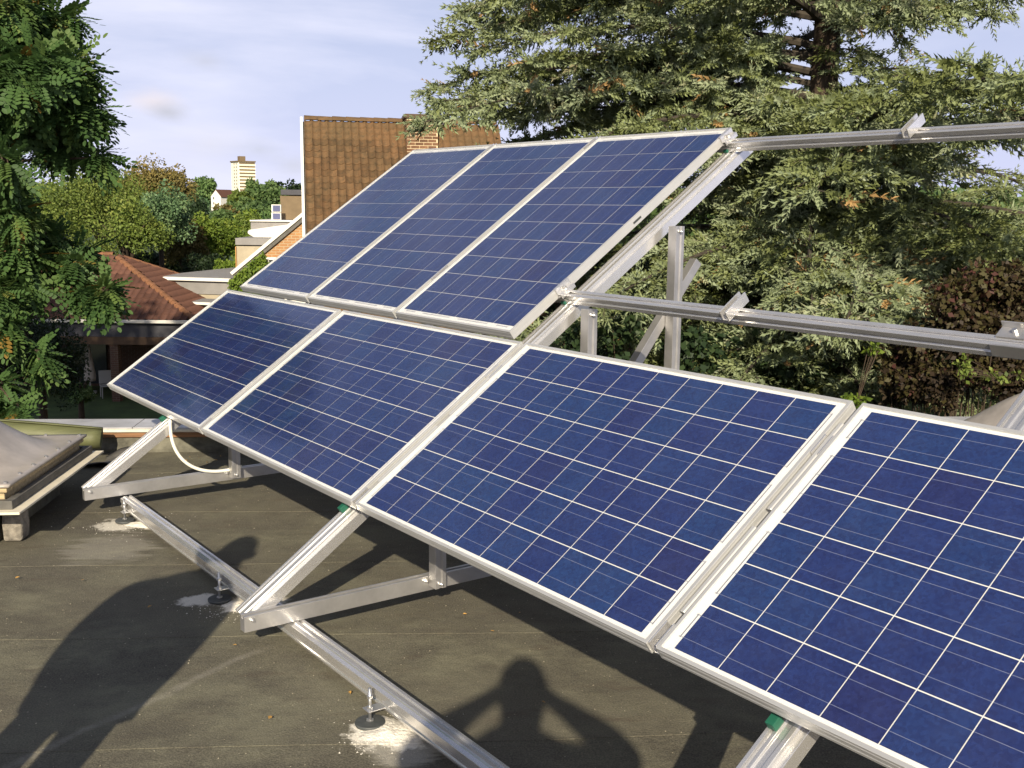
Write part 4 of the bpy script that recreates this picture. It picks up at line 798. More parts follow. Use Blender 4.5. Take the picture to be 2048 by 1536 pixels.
# ------------------------------------------------------------------ bungalow with hipped roof (local x right, y away)
DB = 36.0; ec = at(388, 640, DB); ez_ = ec[2]; bung = empty('bungalow', (ec[0], ec[1], GZ), TH); tag(bung, 'bungalow with a red hipped tile roof and white gutter below the left tree', 'bungalow')
E_ = ez_ - GZ; hd = 4.1; rise = 1.95; ap = (-hd, hd, E_ + rise); LB = 15.0
m = MB(); V_ = [(0, 0, E_), (0, 2 * hd, E_), (-hd, hd, E_ + rise - 0.03), (-LB + hd, hd, E_ + rise - 0.03), (-LB, 0, E_), (-LB, 2 * hd, E_)]
m.add(V_, [(0, 2, 3, 4)[::-1], (0, 1, 2), (1, 5, 3, 2), (5, 4, 3), (0, 4, 5, 1)]); br = m.build('roof', M_dark, bung)
sp = math.hypot(hd, rise); up = np.array([0, hd / sp, rise / sp]); tw, tl = 0.235, 0.345
tile_field(br, (-LB, -0.06, E_ + 0.0), (1, 0, 0), up, int(LB / tw), int(sp / tl) + 1, tw, tl, M_tile_b, inside=lambda x, y: x < LB - y * hd / sp + 0.05 and x > y * hd / sp and y < sp, pick=lambda c, r_: c > 26 and r_ < 11)
tile_field(br, (0.06, 0, E_), (0, 1, 0), (-hd / sp, 0, rise / sp), int(2 * hd / tw), int(sp / tl) + 1, tw, tl, M_tile_b, inside=lambda x, y: x > y * hd / sp and x < 2 * hd - y * hd / sp and y < sp)
M_hip = mat('hip_tile', (0.19, 0.085, 0.038), 0.85, vary=0.2, vscale=5, rand=0.2)
for a, b_ in (((0, 0, E_), ap), ((0, 2 * hd, E_), ap), (ap, (-LB + hd, hd, E_ + rise))):
    a, b_ = np.array(a), np.array(b_); d = b_ - a; L_ = np.linalg.norm(d); d /= L_; k = int(L_ / 0.36)
    for i in range(k):
        m = MB(); u = np.cross(d, (0, 0, 1)); u /= np.linalg.norm(u); v = np.cross(u, d); vs = []
        for s_, e in ((0, 1.12), (0.38, 1.0)):
            for j in range(6): an = math.pi * j / 5; vs.append(d * s_ + u * 0.12 * e * math.cos(an) + v * (0.01 + 0.10 * e * math.sin(an)))
        m.add(vs, [(j, j + 1, 6 + j + 1, 6 + j) for j in range(5)]); o = m.build('hip_tile', M_hip, br); o.location = a + d * 0.36 * i
m = MB(); m.prism([(-0.12, -0.10), (0.0, -0.12), (0.03, 0.0), (-0.14, 0.01)], (-LB, -0.06, E_ - 0.01), (0.1, -0.06, E_ - 0.01), (0, 1, 0), (0, 0, 1)); m.build('gutter', M_whitep, bung, bevel=0.01)
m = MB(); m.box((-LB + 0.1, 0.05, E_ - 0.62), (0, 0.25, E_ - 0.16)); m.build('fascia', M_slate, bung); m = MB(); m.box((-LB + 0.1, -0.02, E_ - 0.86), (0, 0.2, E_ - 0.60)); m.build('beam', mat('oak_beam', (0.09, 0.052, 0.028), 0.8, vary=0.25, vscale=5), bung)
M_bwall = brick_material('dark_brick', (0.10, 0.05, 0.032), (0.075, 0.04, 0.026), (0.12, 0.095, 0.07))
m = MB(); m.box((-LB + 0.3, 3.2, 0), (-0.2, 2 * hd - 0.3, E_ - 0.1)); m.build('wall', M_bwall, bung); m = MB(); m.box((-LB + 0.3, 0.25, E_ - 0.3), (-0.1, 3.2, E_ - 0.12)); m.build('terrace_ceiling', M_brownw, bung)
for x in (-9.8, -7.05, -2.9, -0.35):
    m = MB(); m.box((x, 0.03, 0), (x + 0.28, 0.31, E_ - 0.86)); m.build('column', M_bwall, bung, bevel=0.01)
m = MB(); m.tube([(-6.05, -0.16, E_ - 0.1), (-6.05, -0.16, E_ - 0.32), (-6.05, 0.0, E_ - 0.5), (-6.05, -0.03, 0)], 0.04, 8); m.build('downpipe', M_whitep, bung)
m = MB(); m.box((-5.6, 3.12, 0.1), (-4.2, 3.19, 2.15)); m.build('door', M_win, bung)
pp = at(182, 798, 37.5); par_ = empty('closed_parasol', (pp[0], pp[1], GZ + 0.02)); tag(par_, 'folded pale parasol standing on the shaded bungalow terrace', 'parasol')
M_cloth = mat('parasol_cloth', (0.42, 0.38, 0.34), 0.9, vary=0.15, vscale=6)
m = MB(); m.tube([(0, 0, 0.45), (0, 0, 0.6), (0, 0, 1.0), (0, 0, 1.55), (0, 0, 1.75)], [0.20, 0.21, 0.16, 0.07, 0.02], 12); m.build('canopy', M_cloth, par_, smooth=True); m = MB(); m.tube([(0, 0, 0), (0, 0, 0.46)], 0.025, 8); m.tube([(0, 0, 0), (0, 0, 0.07)], 0.22, 14); m.build('pole', M_steel, par_)
M_chair = mat('shaded_white_resin', (0.30, 0.30, 0.29), 0.7)  # white resin, greyed in the colour for the terrace shade
def chair(px, py, D, rz, label):
    p = at(px, py, D); t = empty('garden_chair', (p[0], p[1], GZ + 0.01), TH + rz); tag(t, label, 'chair')
    m = MB(); m.box((-0.24, -0.24, 0.40), (0.24, 0.24, 0.45)); m.build('seat', M_chair, t, bevel=0.01); m = MB(); m.box((-0.24, 0.22, 0.46), (0.24, 0.27, 0.92)); m.build('backrest', M_chair, t, bevel=0.01)
    for x in (-0.21, 0.21):
        for y in (-0.21, 0.21): m = MB(); m.tube([(x, y, 0), (x * 0.95, y * 0.95, 0.40)], 0.02, 6); m.build('leg', M_chair, t)
chair(216, 790, 36.8, 0.5, 'pale garden chair beside the folded parasol')

# ------------------------------------------------------------------ far tower block and white house on the rise
DT = 930.0; tp = at(487, 372, DT); tow = empty('tower_block', (tp[0], tp[1], hill(DT)), TH + R(36)); tag(tow, 'pale yellow apartment tower on the horizon', 'tower')
M_tw = mat('tower_render', (0.80, 0.75, 0.56), 0.8); M_tww = mat('tower_white', (0.80, 0.78, 0.66), 0.8); M_twd = mat('tower_loggia', (0.15, 0.11, 0.06), 0.9)
ht = at(487, 325, DT)[2] - hill(DT); pxm = DT / FPX
wA, wB = 14.5, 16.5          # left face and right face
m = MB(); m.box((-wA * 0.5, -wB * 0.5, 0), (wA * 0.5, wB * 0.5, ht)); m.build('wall', M_tww, tow)
cA = math.cos(R(36)); nfl = int(ht / 2.78)
for f in range(nfl):
    z = ht - 1.5 - f * 2.78
    # right hand face: continuous loggia bands; left hand face: small windows
    m = MB(); m.box((-wA * 0.5 + 0.6, -wB * 0.5 - 0.5, z - 1.55), (wA * 0.5 + 0.35, -wB * 0.5, z - 0.1)); m.build('balcony', M_tw, tow)
    m = MB(); m.box((-wA * 0.5 + 0.6, -wB * 0.5 - 0.25, z - 0.1), (wA * 0.5, -wB * 0.5 - 0.02, z + 1.2)); m.build('loggia', M_twd, tow)
    for y in (-4.2, 0.6): m = MB(); m.box((-wA * 0.5 - 0.12, y, z - 0.5), (-wA * 0.5 - 0.02, y + 1.3, z + 0.8)); m.build('window', M_twd, tow)
m = MB(); m.box((-wA * 0.55, -wB * 0.53, ht), (wA * 0.55, wB * 0.53, ht + 1.1)); m.build('roof_edge', M_twd, tow); m = MB(); m.box((-3, -1, ht + 1.1), (2, 4, ht + 5.2)); m.build('plant_room', M_brownw, tow)
DH = 430.0; hp = at(432, 405, DH); wh = empty('white_house', (hp[0], hp[1], hp[2] - 1.2), TH + R(-24)); tag(wh, 'small white gabled house with red roof among the far trees', 'house')
m = MB(); m.prism([(-2.4, -3), (2.4, -3), (2.4, 3.6), (0, 6.0), (-2.4, 3.6)], (0, 0, 0), (0, 9, 0), (1, 0, 0), (0, 0, 1)); m.build('wall', M_whitep, wh)
m = MB(); m.prism([(-2.8, 3.3), (-2.7, 3.2), (0, 6.02), (2.7, 3.2), (2.8, 3.3), (0, 6.3)], (0, -0.0, 0), (0, 9.3, 0), (1, 0, 0), (0, 0, 1)); m.build('roof', M_tile_b, wh)
for x, z in ((-1.3, 2.4), (-1.3, 0.4)): m = MB(); m.box((x, -0.05, z), (x + 0.5, -0.01, z + 0.9)); m.build('window', M_win, wh)
# ------------------------------------------------------------------ vegetation
M_bark = mat('bark', (0.055, 0.038, 0.025), 0.95, vary=0.45, vscale=9, stretch=(1, 1, 0.25), bump=0.5, bscale=18)
M_bark_l = mat('pale_twig', (0.22, 0.17, 0.09), 0.9, vary=0.3, vscale=9)
LM = {
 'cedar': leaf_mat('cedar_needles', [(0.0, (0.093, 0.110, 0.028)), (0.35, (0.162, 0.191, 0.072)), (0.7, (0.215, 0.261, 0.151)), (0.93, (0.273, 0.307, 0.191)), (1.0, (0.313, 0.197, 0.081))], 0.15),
 'locust': leaf_mat('locust_leaf', [(0.0, (0.039, 0.088, 0.026)), (0.5, (0.081, 0.156, 0.044)), (0.93, (0.150, 0.227, 0.058)), (1.0, (0.286, 0.182, 0.039))], 0.30),
 'olive': leaf_mat('olive_leaf', [(0.0, (0.074, 0.113, 0.020)), (0.6, (0.162, 0.221, 0.043)), (1.0, (0.230, 0.266, 0.059))], 0.3),
 'lime': leaf_mat('lime_leaf', [(0.0, (0.078, 0.133, 0.019)), (0.6, (0.180, 0.265, 0.035)), (1.0, (0.281, 0.343, 0.055))], 0.35),
 'brown': leaf_mat('brown_leaf', [(0.0, (0.097, 0.089, 0.025)), (0.6, (0.177, 0.145, 0.045)), (1.0, (0.258, 0.185, 0.056))], 0.25),
 'blue': leaf_mat('bluegreen_leaf', [(0.0, (0.054, 0.109, 0.047)), (0.6, (0.124, 0.209, 0.093)), (1.0, (0.186, 0.265, 0.116))], 0.2),
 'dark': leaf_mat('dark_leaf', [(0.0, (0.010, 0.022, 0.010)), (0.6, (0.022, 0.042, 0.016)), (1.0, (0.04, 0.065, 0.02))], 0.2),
 'mid': leaf_mat('mid_green_leaf', [(0.0, (0.058, 0.112, 0.036)), (0.6, (0.118, 0.190, 0.061)), (1.0, (0.180, 0.252, 0.082))], 0.25),
 'red': leaf_mat('purple_leaf', [(0.0, (0.022, 0.016, 0.010)), (0.45, (0.050, 0.033, 0.019)), (0.75, (0.080, 0.068, 0.022)), (0.94, (0.085, 0.08, 0.03)), (1.0, (0.09, 0.035, 0.028))], 0.25),
}
QUAD_V = [(-0.5, 0, 0), (-0.22, 0.55, 0.06), (0, 1, 0), (0.22, 0.55, 0.06)]; QUAD_V = [(0, 0, 0), (0.34, 0.45, 0.07), (0, 1, 0), (-0.34, 0.45, 0.07)]; QUAD_F = [(0, 1, 2, 3)]
def norm(a): return a / (np.linalg.norm(a, axis=-1, keepdims=True) + 1e-9)
def blob_leaves(c, r, n, flat=0.9, shell=0.75):
    """points on lumpy shell of an ellipsoid; returns positions and outward normals"""
    d = norm(rng.normal(size=(n, 3))); d[:, 2] *= flat; d = norm(d)
    q = shell + (1 - shell) * rng.random(n) ** 0.6; q = np.where(rng.random(n) < 0.12, rng.random(n), q)
    return np.asarray(c) + d * np.asarray(r) * q[:, None], d
def crown_arrays(c, r, nclump, per, leaf, jitter=0.34):
    """a crown of many small clumps over an ellipsoid"""
    P, Nn, T = [], [], []
    cd = norm(rng.normal(size=(nclump, 3))); cd[:, 2] = np.where(cd[:, 2] < -0.45, -cd[:, 2] * 0.5, cd[:, 2])
    for k in range(nclump):
        cc = np.asarray(c) + cd[k] * np.asarray(r) * rng.uniform(0.42, 0.96); rr = np.asarray(r) * rng.uniform(0.16, jitter)
        p, d = blob_leaves(cc, rr, per); P.append(p); Nn.append(d); T.append(np.clip(rng.normal(0.5 + rng.normal(0, 0.16), 0.18, per), 0, 1))
    P, Nn, T = np.concatenate(P), np.concatenate(Nn), np.concatenate(T)
    Y = norm(Nn * 0.5 + rng.normal(0, 0.6, Nn.shape) + np.array([0, 0, -0.25])); M = frames(Y, up=norm(Nn + rng.normal(0, 0.5, Nn.shape)))
    return scatter(QUAD_V, QUAD_F, P, M, leaf * rng.uniform(0.6, 1.35, len(P)), T)
def bg_tree(name, px, ptop, pbot, wpx, D, kind, label, cat='tree', group='trees beyond the roof', nclump=46, per=110, leaf=None, gz=None, conic=False, cut=0):
    top = at(px, ptop, D)[2]; bot = at(px, pbot, D)[2]; g = hill(D) if gz is None else gz; b = at(px, 409, D); rx = wpx / FPX * D / 2
    t = empty(name, (b[0], b[1], g)); tag(t, label, cat, group); cz = (top + bot) / 2 - g; rz = (top - bot) / 2
    lf_ = leaf or 2.1 * D / FPX * 2.5; per = int(per * 1.5)
    if conic:
        P, F, T = [], [], []; o_ = 0; lv = 12
        for k in range(lv):
            f = k / (lv - 1); a = crown_arrays((0, 0, bot - g + (top - bot) * (f * 0.95 + 0.02)), (rx * (1 - f) * 0.9 + 0.06 * rx, rx * (1 - f) * 0.9 + 0.06 * rx, (top - bot) / lv * 0.9), max(3, int(8 * (1 - f)) + 2), per, lf_, 0.5); P.append(a[0]); F.append(a[1] + o_); T.append(a[2]); o_ += len(a[0])
        P, F, T = np.concatenate(P), np.concatenate(F), np.concatenate(T)
    else: P, F, T = crown_arrays((0, 0, cz), (rx, rx, rz), nclump, per, lf_)
    obj('crown', np_mesh('crown', P, F, LM[kind], T), t)
    m = MB(); h = max(cz, 1.0); m.tube([(0, 0, -0.3), (0.04 * rx, 0, h * 0.4), (-0.03 * rx, 0.02 * rx, h), (0, 0, h + rz * 0.5)], [0.07 * rx + 0.08, 0.055 * rx + 0.06, 0.04 * rx + 0.04, 0.02], 7)
    for k in range(5):
        a = rng.uniform(0, 6.28); m.tube([(0, 0, h * 0.75), (0.35 * rx * math.cos(a), 0.35 * rx * math.sin(a), h + 0.05 * rz), (0.65 * rx * math.cos(a), 0.65 * rx * math.sin(a), h + 0.35 * rz)], [0.03 * rx + 0.03, 0.02 * rx + 0.02, 0.015], 5)
    m.build('trunk', M_bark, t, smooth=True); return t

# --- the big blue cedar on the right
def make_cedar():
    DC = 16.0; b = at(1628, 415, DC); base = np.array([b[0], b[1], GZ]); t = empty('cedar_tree', base); tag(t, 'huge grey-green cedar with layered drooping branches behind the bare rails', 'tree')
    H = 16.0; tr = [(0, 0, -0.3), (0.05, 0.02, 3), (-0.02, 0.06, 6), (0.06, 0.0, 9), (0.0, 0.05, 12), (0, 0, H)]
    m = MB(); m.tube(tr, [0.42, 0.30, 0.22, 0.19, 0.12, 0.03], 14); m.build('trunk', M_bark, t, smooth=True)
    # spiky shoot template: rosettes of needles along a stem
    tv = []; tf = []; nr = 4
    for i in range(nr):
        y = 0.06 + 0.90 * i / (nr - 1); n = 4; rad = 0.23 * (1 - 0.5 * (i / (nr - 1)) ** 2)
        for j in range(n):
            a = 2 * math.pi * (j + 0.5 * (i % 2)) / n + 0.5 * i; c_, s_ = math.cos(a), math.sin(a); a2 = a + 0.7
            k = len(tv); tv += [(-0.05 * math.cos(a2), y - 0.12, -0.05 * math.sin(a2)), (rad * c_, y + 0.14, rad * s_ * 0.9 + 0.02), (0.62 * rad * math.cos(a2), y + 0.02, 0.62 * rad * math.sin(a2) * 0.9)]; tf.append((k, k + 1, k + 2))
    pos, dr, upv, ln, tint = [], [], [], [], []; wood = MB()
    def branch(z0, az, L, slope, droop, dens=1.0, tb=0.5):
        nonlocal wood
        ca, sa = math.cos(az), math.sin(az); f = np.linspace(0, 1, 9); wob = rng.normal(0, 0.045, 2) * L
        r_ = L * f; z = z0 + L * (slope * f - droop * f ** 2.2); lat = wob[0] * np.sin(f * 3) + wob[1] * f ** 2
        path = np.stack([ca * r_ - sa * lat, sa * r_ + ca * lat, z], 1); wood.tube(path, list(0.0105 * L * (1 - f) ** 0.9 + 0.007), 6, cap=False)
        ns = int(L * 5.0 * dens); npr = int(L * 16 * dens); fq = rng.uniform(0.15, 1, npr); iq = np.minimum(7, (fq * 8).astype(int)); pos.append(path[iq] + (path[iq + 1] - path[iq]) * (fq * 8 - iq)[:, None]); dr.append(norm(np.array([ca, sa, 0.15]) * rng.uniform(0.2, 1, (npr, 1)) + rng.normal(0, 0.6, (npr, 3)))); ln.append(rng.uniform(0.10, 0.22, npr)); tint.append(np.clip(rng.normal(tb, 0.17, npr), 0, 0.94))
        for k in range(ns):
            q = 0.07 + 0.93 * (k + rng.random()) / ns; i = min(7, int(q * 8)); p = path[i] + (path[i + 1] - path[i]) * (q * 8 - i); tg = norm(path[i + 1] - path[i])
            side = 1 if k % 2 else -1; sl_ = (0.22 + 0.36 * L * (1 - q) ** 0.8 * 0.55) * rng.uniform(0.7, 1.25) + 0.10; perp = np.array([-tg[1], tg[0], 0]) * side
            d = norm(perp * rng.uniform(0.7, 1.1) + tg * rng.uniform(0.35, 0.9) + np.array([0, 0, rng.normal(0.02, 0.16)])); g = np.linspace(0, 1, 4)
            sp_ = p + d * sl_ * g[:, None] + np.array([0, 0, -1.0]) * (0.20 * sl_ * g[:, None] ** 2); wood.tube(sp_, [0.011, 0.009, 0.007, 0.004], 3, cap=False)
            nsh = max(5, int(sl_ * 26 * dens)); gg = rng.uniform(0.08, 1.0, nsh); ii = np.minimum(2, (gg * 3).astype(int)); pp = sp_[ii] + (sp_[ii + 1] - sp_[ii]) * (gg * 3 - ii)[:, None]
            dd = d + np.array([0, 0, -0.25]); lat_ = np.cross(d, [0, 0, 1.0]); sg = rng.choice([-1, 1], nsh)[:, None]
            sd_ = norm(dd * rng.uniform(0.35, 1.1, (nsh, 1)) + lat_ * sg * rng.uniform(0.2, 1.0, (nsh, 1)) + np.array([0, 0, 1.0]) * rng.normal(-0.06, 0.30, (nsh, 1)))
            pos.append(pp); dr.append(sd_); ln.append(rng.uniform(0.12, 0.28, nsh)); tint.append(np.clip(rng.normal(tb + rng.normal(0, 0.10), 0.17, nsh), 0, 0.94) + (rng.random(nsh) < 0.035) * 0.5)
        ntip = 7; pos.append(np.tile(path[-1], (ntip, 1)) + rng.normal(0, 0.03, (ntip, 3))); dr.append(norm(norm(path[-1] - path[-2]) + rng.normal(0, 0.4, (ntip, 3)))); ln.append(rng.uniform(0.1, 0.2, ntip)); tint.append(rng.uniform(0.4, 0.8, ntip))
    zc = CAM[2] - GZ; tocam = math.atan2(-FH[1], -FH[0]); right = math.atan2(RH[1], RH[0])
    def adiff(a, b_): return (a - b_ + math.pi) % (2 * math.pi) - math.pi
    z = 1.5; k = 0
    while z < 13.5:
        for j in range(5):
            az = k * 2.39996 + rng.normal(0, 0.2); k += 1; h = z + rng.uniform(-0.2, 0.2); zr = h - zc; c = abs(adiff(az, tocam)); rgt = abs(adiff(az, right)); lft = abs(adiff(az, right + math.pi))
            L = float(np.interp(h, [1.5, 4, 6.5, 9, 11, 13.5], [4.6, 5.4, 6.0, 5.8, 4.6, 2.5])) * rng.uniform(0.8, 1.08); sl_, dp = rng.uniform(0.10, 0.26), rng.uniform(0.22, 0.38); dens = 1.0
            if 1.55 < zr < 4.1 and c < 0.8: continue                       # the trunk shows bare towards the camera up there
            lo_ = L * math.cos(adiff(az, right))
            if 0.7 < zr < 2.75 and lo_ > 0.6: L *= max(0.12, rng.uniform(0.4, 0.9) / lo_)
            if zr >= 2.75 and lo_ > 0.6: dp = min(dp, sl_ + (zr - 2.75) / L); L *= 0.85        # open sky on the right
            if c > 1.9: dens = 0.45
            if zr > 4.2 and c > 1.3: dens *= 0.6
            if lft < 0.8 and zr > 0: L = min(L, 5.9)
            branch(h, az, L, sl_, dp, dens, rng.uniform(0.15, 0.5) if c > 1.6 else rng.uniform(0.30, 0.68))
        z += 0.43
    # dense skirt of low branches towards the roof
    for k in range(34):
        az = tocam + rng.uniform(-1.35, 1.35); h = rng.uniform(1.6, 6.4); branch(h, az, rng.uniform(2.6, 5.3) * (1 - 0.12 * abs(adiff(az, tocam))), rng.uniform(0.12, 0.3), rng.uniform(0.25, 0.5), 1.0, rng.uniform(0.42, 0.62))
    for k in range(46):
        az = tocam + rng.uniform(-2.0, 2.0); branch(rng.uniform(zc - 1.5, zc + 1.5), az, rng.uniform(0.7, 1.7), rng.uniform(0.0, 0.25), rng.uniform(0.2, 0.5), 1.5, rng.uniform(0.4, 0.6))
    # single boughs that draw the outline in the photograph
    for px, py, hz in ((855, 180, 0.3), (880, 205, 0.1), (935, 15, 1.4), (960, 95, 1.3), (985, 150, 0.9), (945, 60, 1.9), (1000, 10, 2.3), (1000, 225, 0.2), (1040, 240, 0.0), (1080, 180, 1.0), (2095, 205, 99), (1850, 150, 1.1), (1900, 185, 0.7), (1985, 25, 3.2), (1880, 40, 3.0), (1930, 20, 3.0)):
        e = at(px, py, DC + rng.uniform(-1.5, 0.5)) - base; L = math.hypot(e[0], e[1]); h = e[2] + L * rng.uniform(0.0, 0.06) if hz < 90 else e[2] - 1.25; branch(h, math.atan2(e[1], e[0]), L, 0.18 if hz < 90 else 0.30, (0.18 if hz < 90 else 0.30) + (h - e[2]) / L, 0.95, 0.56)
    pos, dr, ln, tint = (np.concatenate(a) for a in (pos, dr, ln, tint)); M = frames(dr, roll=rng.uniform(0, 6.28, len(dr)))
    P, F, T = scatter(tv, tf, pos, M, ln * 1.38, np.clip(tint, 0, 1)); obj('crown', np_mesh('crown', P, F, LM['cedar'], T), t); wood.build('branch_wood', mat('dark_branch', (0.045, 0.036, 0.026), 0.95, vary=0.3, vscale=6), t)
    print('cedar shoots', len(pos), 'tris', len(F))
rng = np.random.default_rng(21)
make_cedar()

# --- the locust tree at the left edge
LV = []; LF = []
for i in range(12):
    y = 0.16 + 0.84 * (i // 2) / 5.5 if i < 11 else 1.05; s = (1 if i % 2 else -1) if i < 11 else 0
    ax = np.array([s * 0.92, 0.42 if s else 1.0, -0.10]); ax /= np.linalg.norm(ax); pr = np.array([-ax[1], ax[0], 0]) if s else np.array([1.0, 0, 0]); o_ = np.array([0, y, -0.22 * y * y]); l = 0.25; h = 0.078; k = len(LV)
    LV += [o_, o_ + ax * l * 0.3 + pr * h + [0, 0, .014], o_ + ax * l * 0.75 + pr * h * 0.9 + [0, 0, .012], o_ + ax * l * 1.05, o_ + ax * l * 0.75 - pr * h * 0.9 + [0, 0, .012], o_ + ax * l * 0.3 - pr * h + [0, 0, .014]]; LF += [(k, k + 1, k + 2, k + 3), (k, k + 3, k + 4, k + 5)]
def make_locust():
    D0 = 9.2; b = sd(-7.2, 10.5, GZ); base = np.array(b); t = empty('locust_tree', base); tag(t, 'leafy locust tree hanging in from the left edge', 'tree')
    blobs = [(20, 20, 100, 60, 0), (100, 50, 62, 60, 0.3), (140, 140, 42, 50, 0), (30, 140, 80, 60, -0.4), (60, 225, 100, 45, 0.2), (165, 225, 40, 34, 0), (125, 290, 60, 22, 0.4), (15, 320, 50, 30, -0.3),
             (25, 430, 34, 40, 0), (30, 372, 34, 24, 0.1), (40, 510, 34, 34, 0.2), (35, 575, 26, 22, 0.2), (0, 590, 30, 40, 0), (165, 535, 45, 20, 0.5), (215, 585, 30, 24, 0.3), (175, 575, 28, 18, 0.4), (10, 655, 18, 26, 0), (80, 712, 14, 20, 0), (0, 770, 18, 24, 0.1), (38, 820, 10, 18, 0), (90, 480, 40, 26, 0.6), (140, 500, 40, 22, 0.9), (195, 315, 14, 14, 0.2)]
    pos, nr, tint = [], [], []; wood = MB(); L_ = lambda p: np.asarray(p) - base
    hub = L_(sd(-6.2, 10.0, 1.2)); m = MB(); m.tube([(0, 0, -0.3), (0.1, 0.05, 2.5), (0.0, 0.1, 4.5), hub + (0, 0, -0.2), hub + (-0.3, 0, 2.4)], [0.28, 0.22, 0.18, 0.12, 0.04], 12); m.build('trunk', M_bark, t, smooth=True)
    def fill(c, r, n, tb):
        ns = max(4, n // 34)
        for k in range(ns):
            cc = c + norm(rng.normal(size=3)) * r * rng.uniform(0.25, 0.95); rr = r * 0.42; q = n // ns; p, d = blob_leaves(cc, rr, q, 0.8, 0.4); pos.append(p); nr.append(norm(d + norm(cc - c + 1e-6) * 0.8)); tint.append(np.clip(rng.normal(tb + rng.normal(0, 0.12), 0.16, q), 0, 0.95) + (rng.random(q) < 0.02) * 0.5)
            wood.tube([c - r * 0.2 + (c - cc) * 0.2, (c + cc) / 2 + (0, 0, 0.04), cc], [0.012, 0.008, 0.003], 4, cap=False)
    for px, py, rx, ry, dd in blobs:
        D = D0 + dd; c = L_(at(px, py, D)); r = np.array([rx, rx * 0.9, ry]) * D / FPX; fill(c, r, int(40 + rx * ry * 0.085), 0.5)
        mid = (hub + c) / 2 + (0, 0, 0.35); wood.tube([hub, (hub + mid) / 2 + rng.normal(0, 0.08, 3), mid, (mid + c) / 2 + rng.normal(0, 0.06, 3), c], [0.032, 0.026, 0.02, 0.013, 0.008], 6, cap=False)
    # the rest of the crown, left of the frame
    for k in range(44):
        c = L_(sd(rng.uniform(-10.5, -5.2), rng.uniform(8.6, 12.5), rng.uniform(-1.8, 3.4))); fill(c, np.array([0.85, 0.85, 0.6]), 210, 0.45); wood.tube([hub, (hub + c) / 2 + rng.normal(0, 0.2, 3) + (0, 0, 0.3), c], [0.04, 0.024, 0.008], 6, cap=False)
    pos, nr, tint = (np.concatenate(a) for a in (pos, nr, tint)); Y = norm(nr * 0.7 + rng.normal(0, 0.45, nr.shape) + np.array([0, 0, -0.55])); M = frames(Y, up=norm(nr * 0.6 + rng.normal(0, 0.35, nr.shape) + np.array([0, 0, 0.8])))
    P, F, T = scatter(LV, LF, pos, M, rng.uniform(0.14, 0.25, len(pos)), np.clip(tint, 0, 1)); obj('crown', np_mesh('crown', P, F, LM['locust'], T), t); wood.build('branch_wood', M_bark, t)
    print('locust leaves', len(pos), 'quads', len(F))
make_locust()

# --- tall trees left of the frame that shade the bungalow terrace
for S_, D_, zt, kk, lab in ((-10.9, 9.5, 10.7, 'mid', 'tall green tree outside the left edge, nearest the roof'), (-13.4, 10.2, 11.1, 'mid', 'tall green tree outside the left edge shading the bungalow terrace'), (-16.2, 10.8, 11.3, 'mid', 'tall green tree outside the left edge, farthest from the roof')):
    b = sd(S_, D_, GZ); t = empty('garden_tree', b); tag(t, lab, 'tree', 'trees beyond the roof'); P, F, T = crown_arrays((0, 0, (zt - GZ) * 0.60), (2.1, 2.1, (zt - GZ) * 0.42), 130, 110, 0.34, 0.36); obj('crown', np_mesh('crown', P, F, LM[kk], T), t); m = MB(); m.tube([(0, 0, -0.2), (0.1, 0, 4.5), (0, 0.1, 10.5)], [0.35, 0.28, 0.05], 8); m.build('trunk', M_bark, t, smooth=True)

# --- middle distance
bg_tree('broadleaf_tree', 205, 330, 530, 250, 52, 'olive', 'wide olive-green tree behind the locust', nclump=90, per=120)
bg_tree('broadleaf_tree', 318, 314, 470, 140, 66, 'brown', 'tall brownish round-topped tree, left of the far tower', nclump=80, per=120)
bg_tree('broadleaf_tree', 255, 395, 560, 150, 47, 'olive', 'low olive tree above the bungalow ridge', nclump=60, per=110)
bg_tree('conifer_tree', 318, 368, 520, 120, 50, 'blue', 'pale blue-green conifer below the brown tree', nclump=70, per=120, conic=False)
bg_tree('broadleaf_tree', 362, 438, 560, 90, 54, 'brown', 'small russet tree above the dark hedge', nclump=50, per=110)
bg_tree('broadleaf_tree', 432, 416, 560, 125, 56, 'lime', 'yellow-green tree beside the modern house', nclump=70, per=120)
bg_tree('broadleaf_tree', 490, 425, 540, 70, 66, 'olive', 'olive tree behind the modern house', nclump=40, per=100)
bg_tree('broadleaf_tree', 90, 340, 560, 200, 60, 'olive', 'olive tree behind the locust at far left', nclump=60, per=110)
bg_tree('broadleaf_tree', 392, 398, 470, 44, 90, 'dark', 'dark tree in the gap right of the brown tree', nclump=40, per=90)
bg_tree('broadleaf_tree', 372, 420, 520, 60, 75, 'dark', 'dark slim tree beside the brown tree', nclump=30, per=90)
far = [(410, 348, 430, 52, 500, 'mid'), (478, 376, 440, 44, 480, 'mid'), (383, 372, 440, 40, 300, 'mid'), (540, 362, 440, 66, 360, 'mid'), (512, 352, 440, 34, 400, 'mid'), (588, 366, 430, 50, 500, 'dark'), (556, 364, 420, 22, 520, 'dark'), (478, 378, 440, 50, 330, 'olive'), (482, 398, 450, 50, 240, 'mid'), (520, 400, 460, 80, 230, 'mid'), (445, 412, 460, 60, 220, 'brown'), (575, 392, 460, 70, 250, 'mid'), (392, 392, 460, 50, 210, 'blue'), (448, 410, 480, 60, 150, 'mid'), (510, 418, 480, 90, 150, 'lime'), (560, 415, 480, 80, 140, 'mid'), (600, 380, 440, 60, 300, 'mid'), (620, 372, 440, 60, 420, 'dark'), (358, 385, 450, 60, 260, 'mid')]
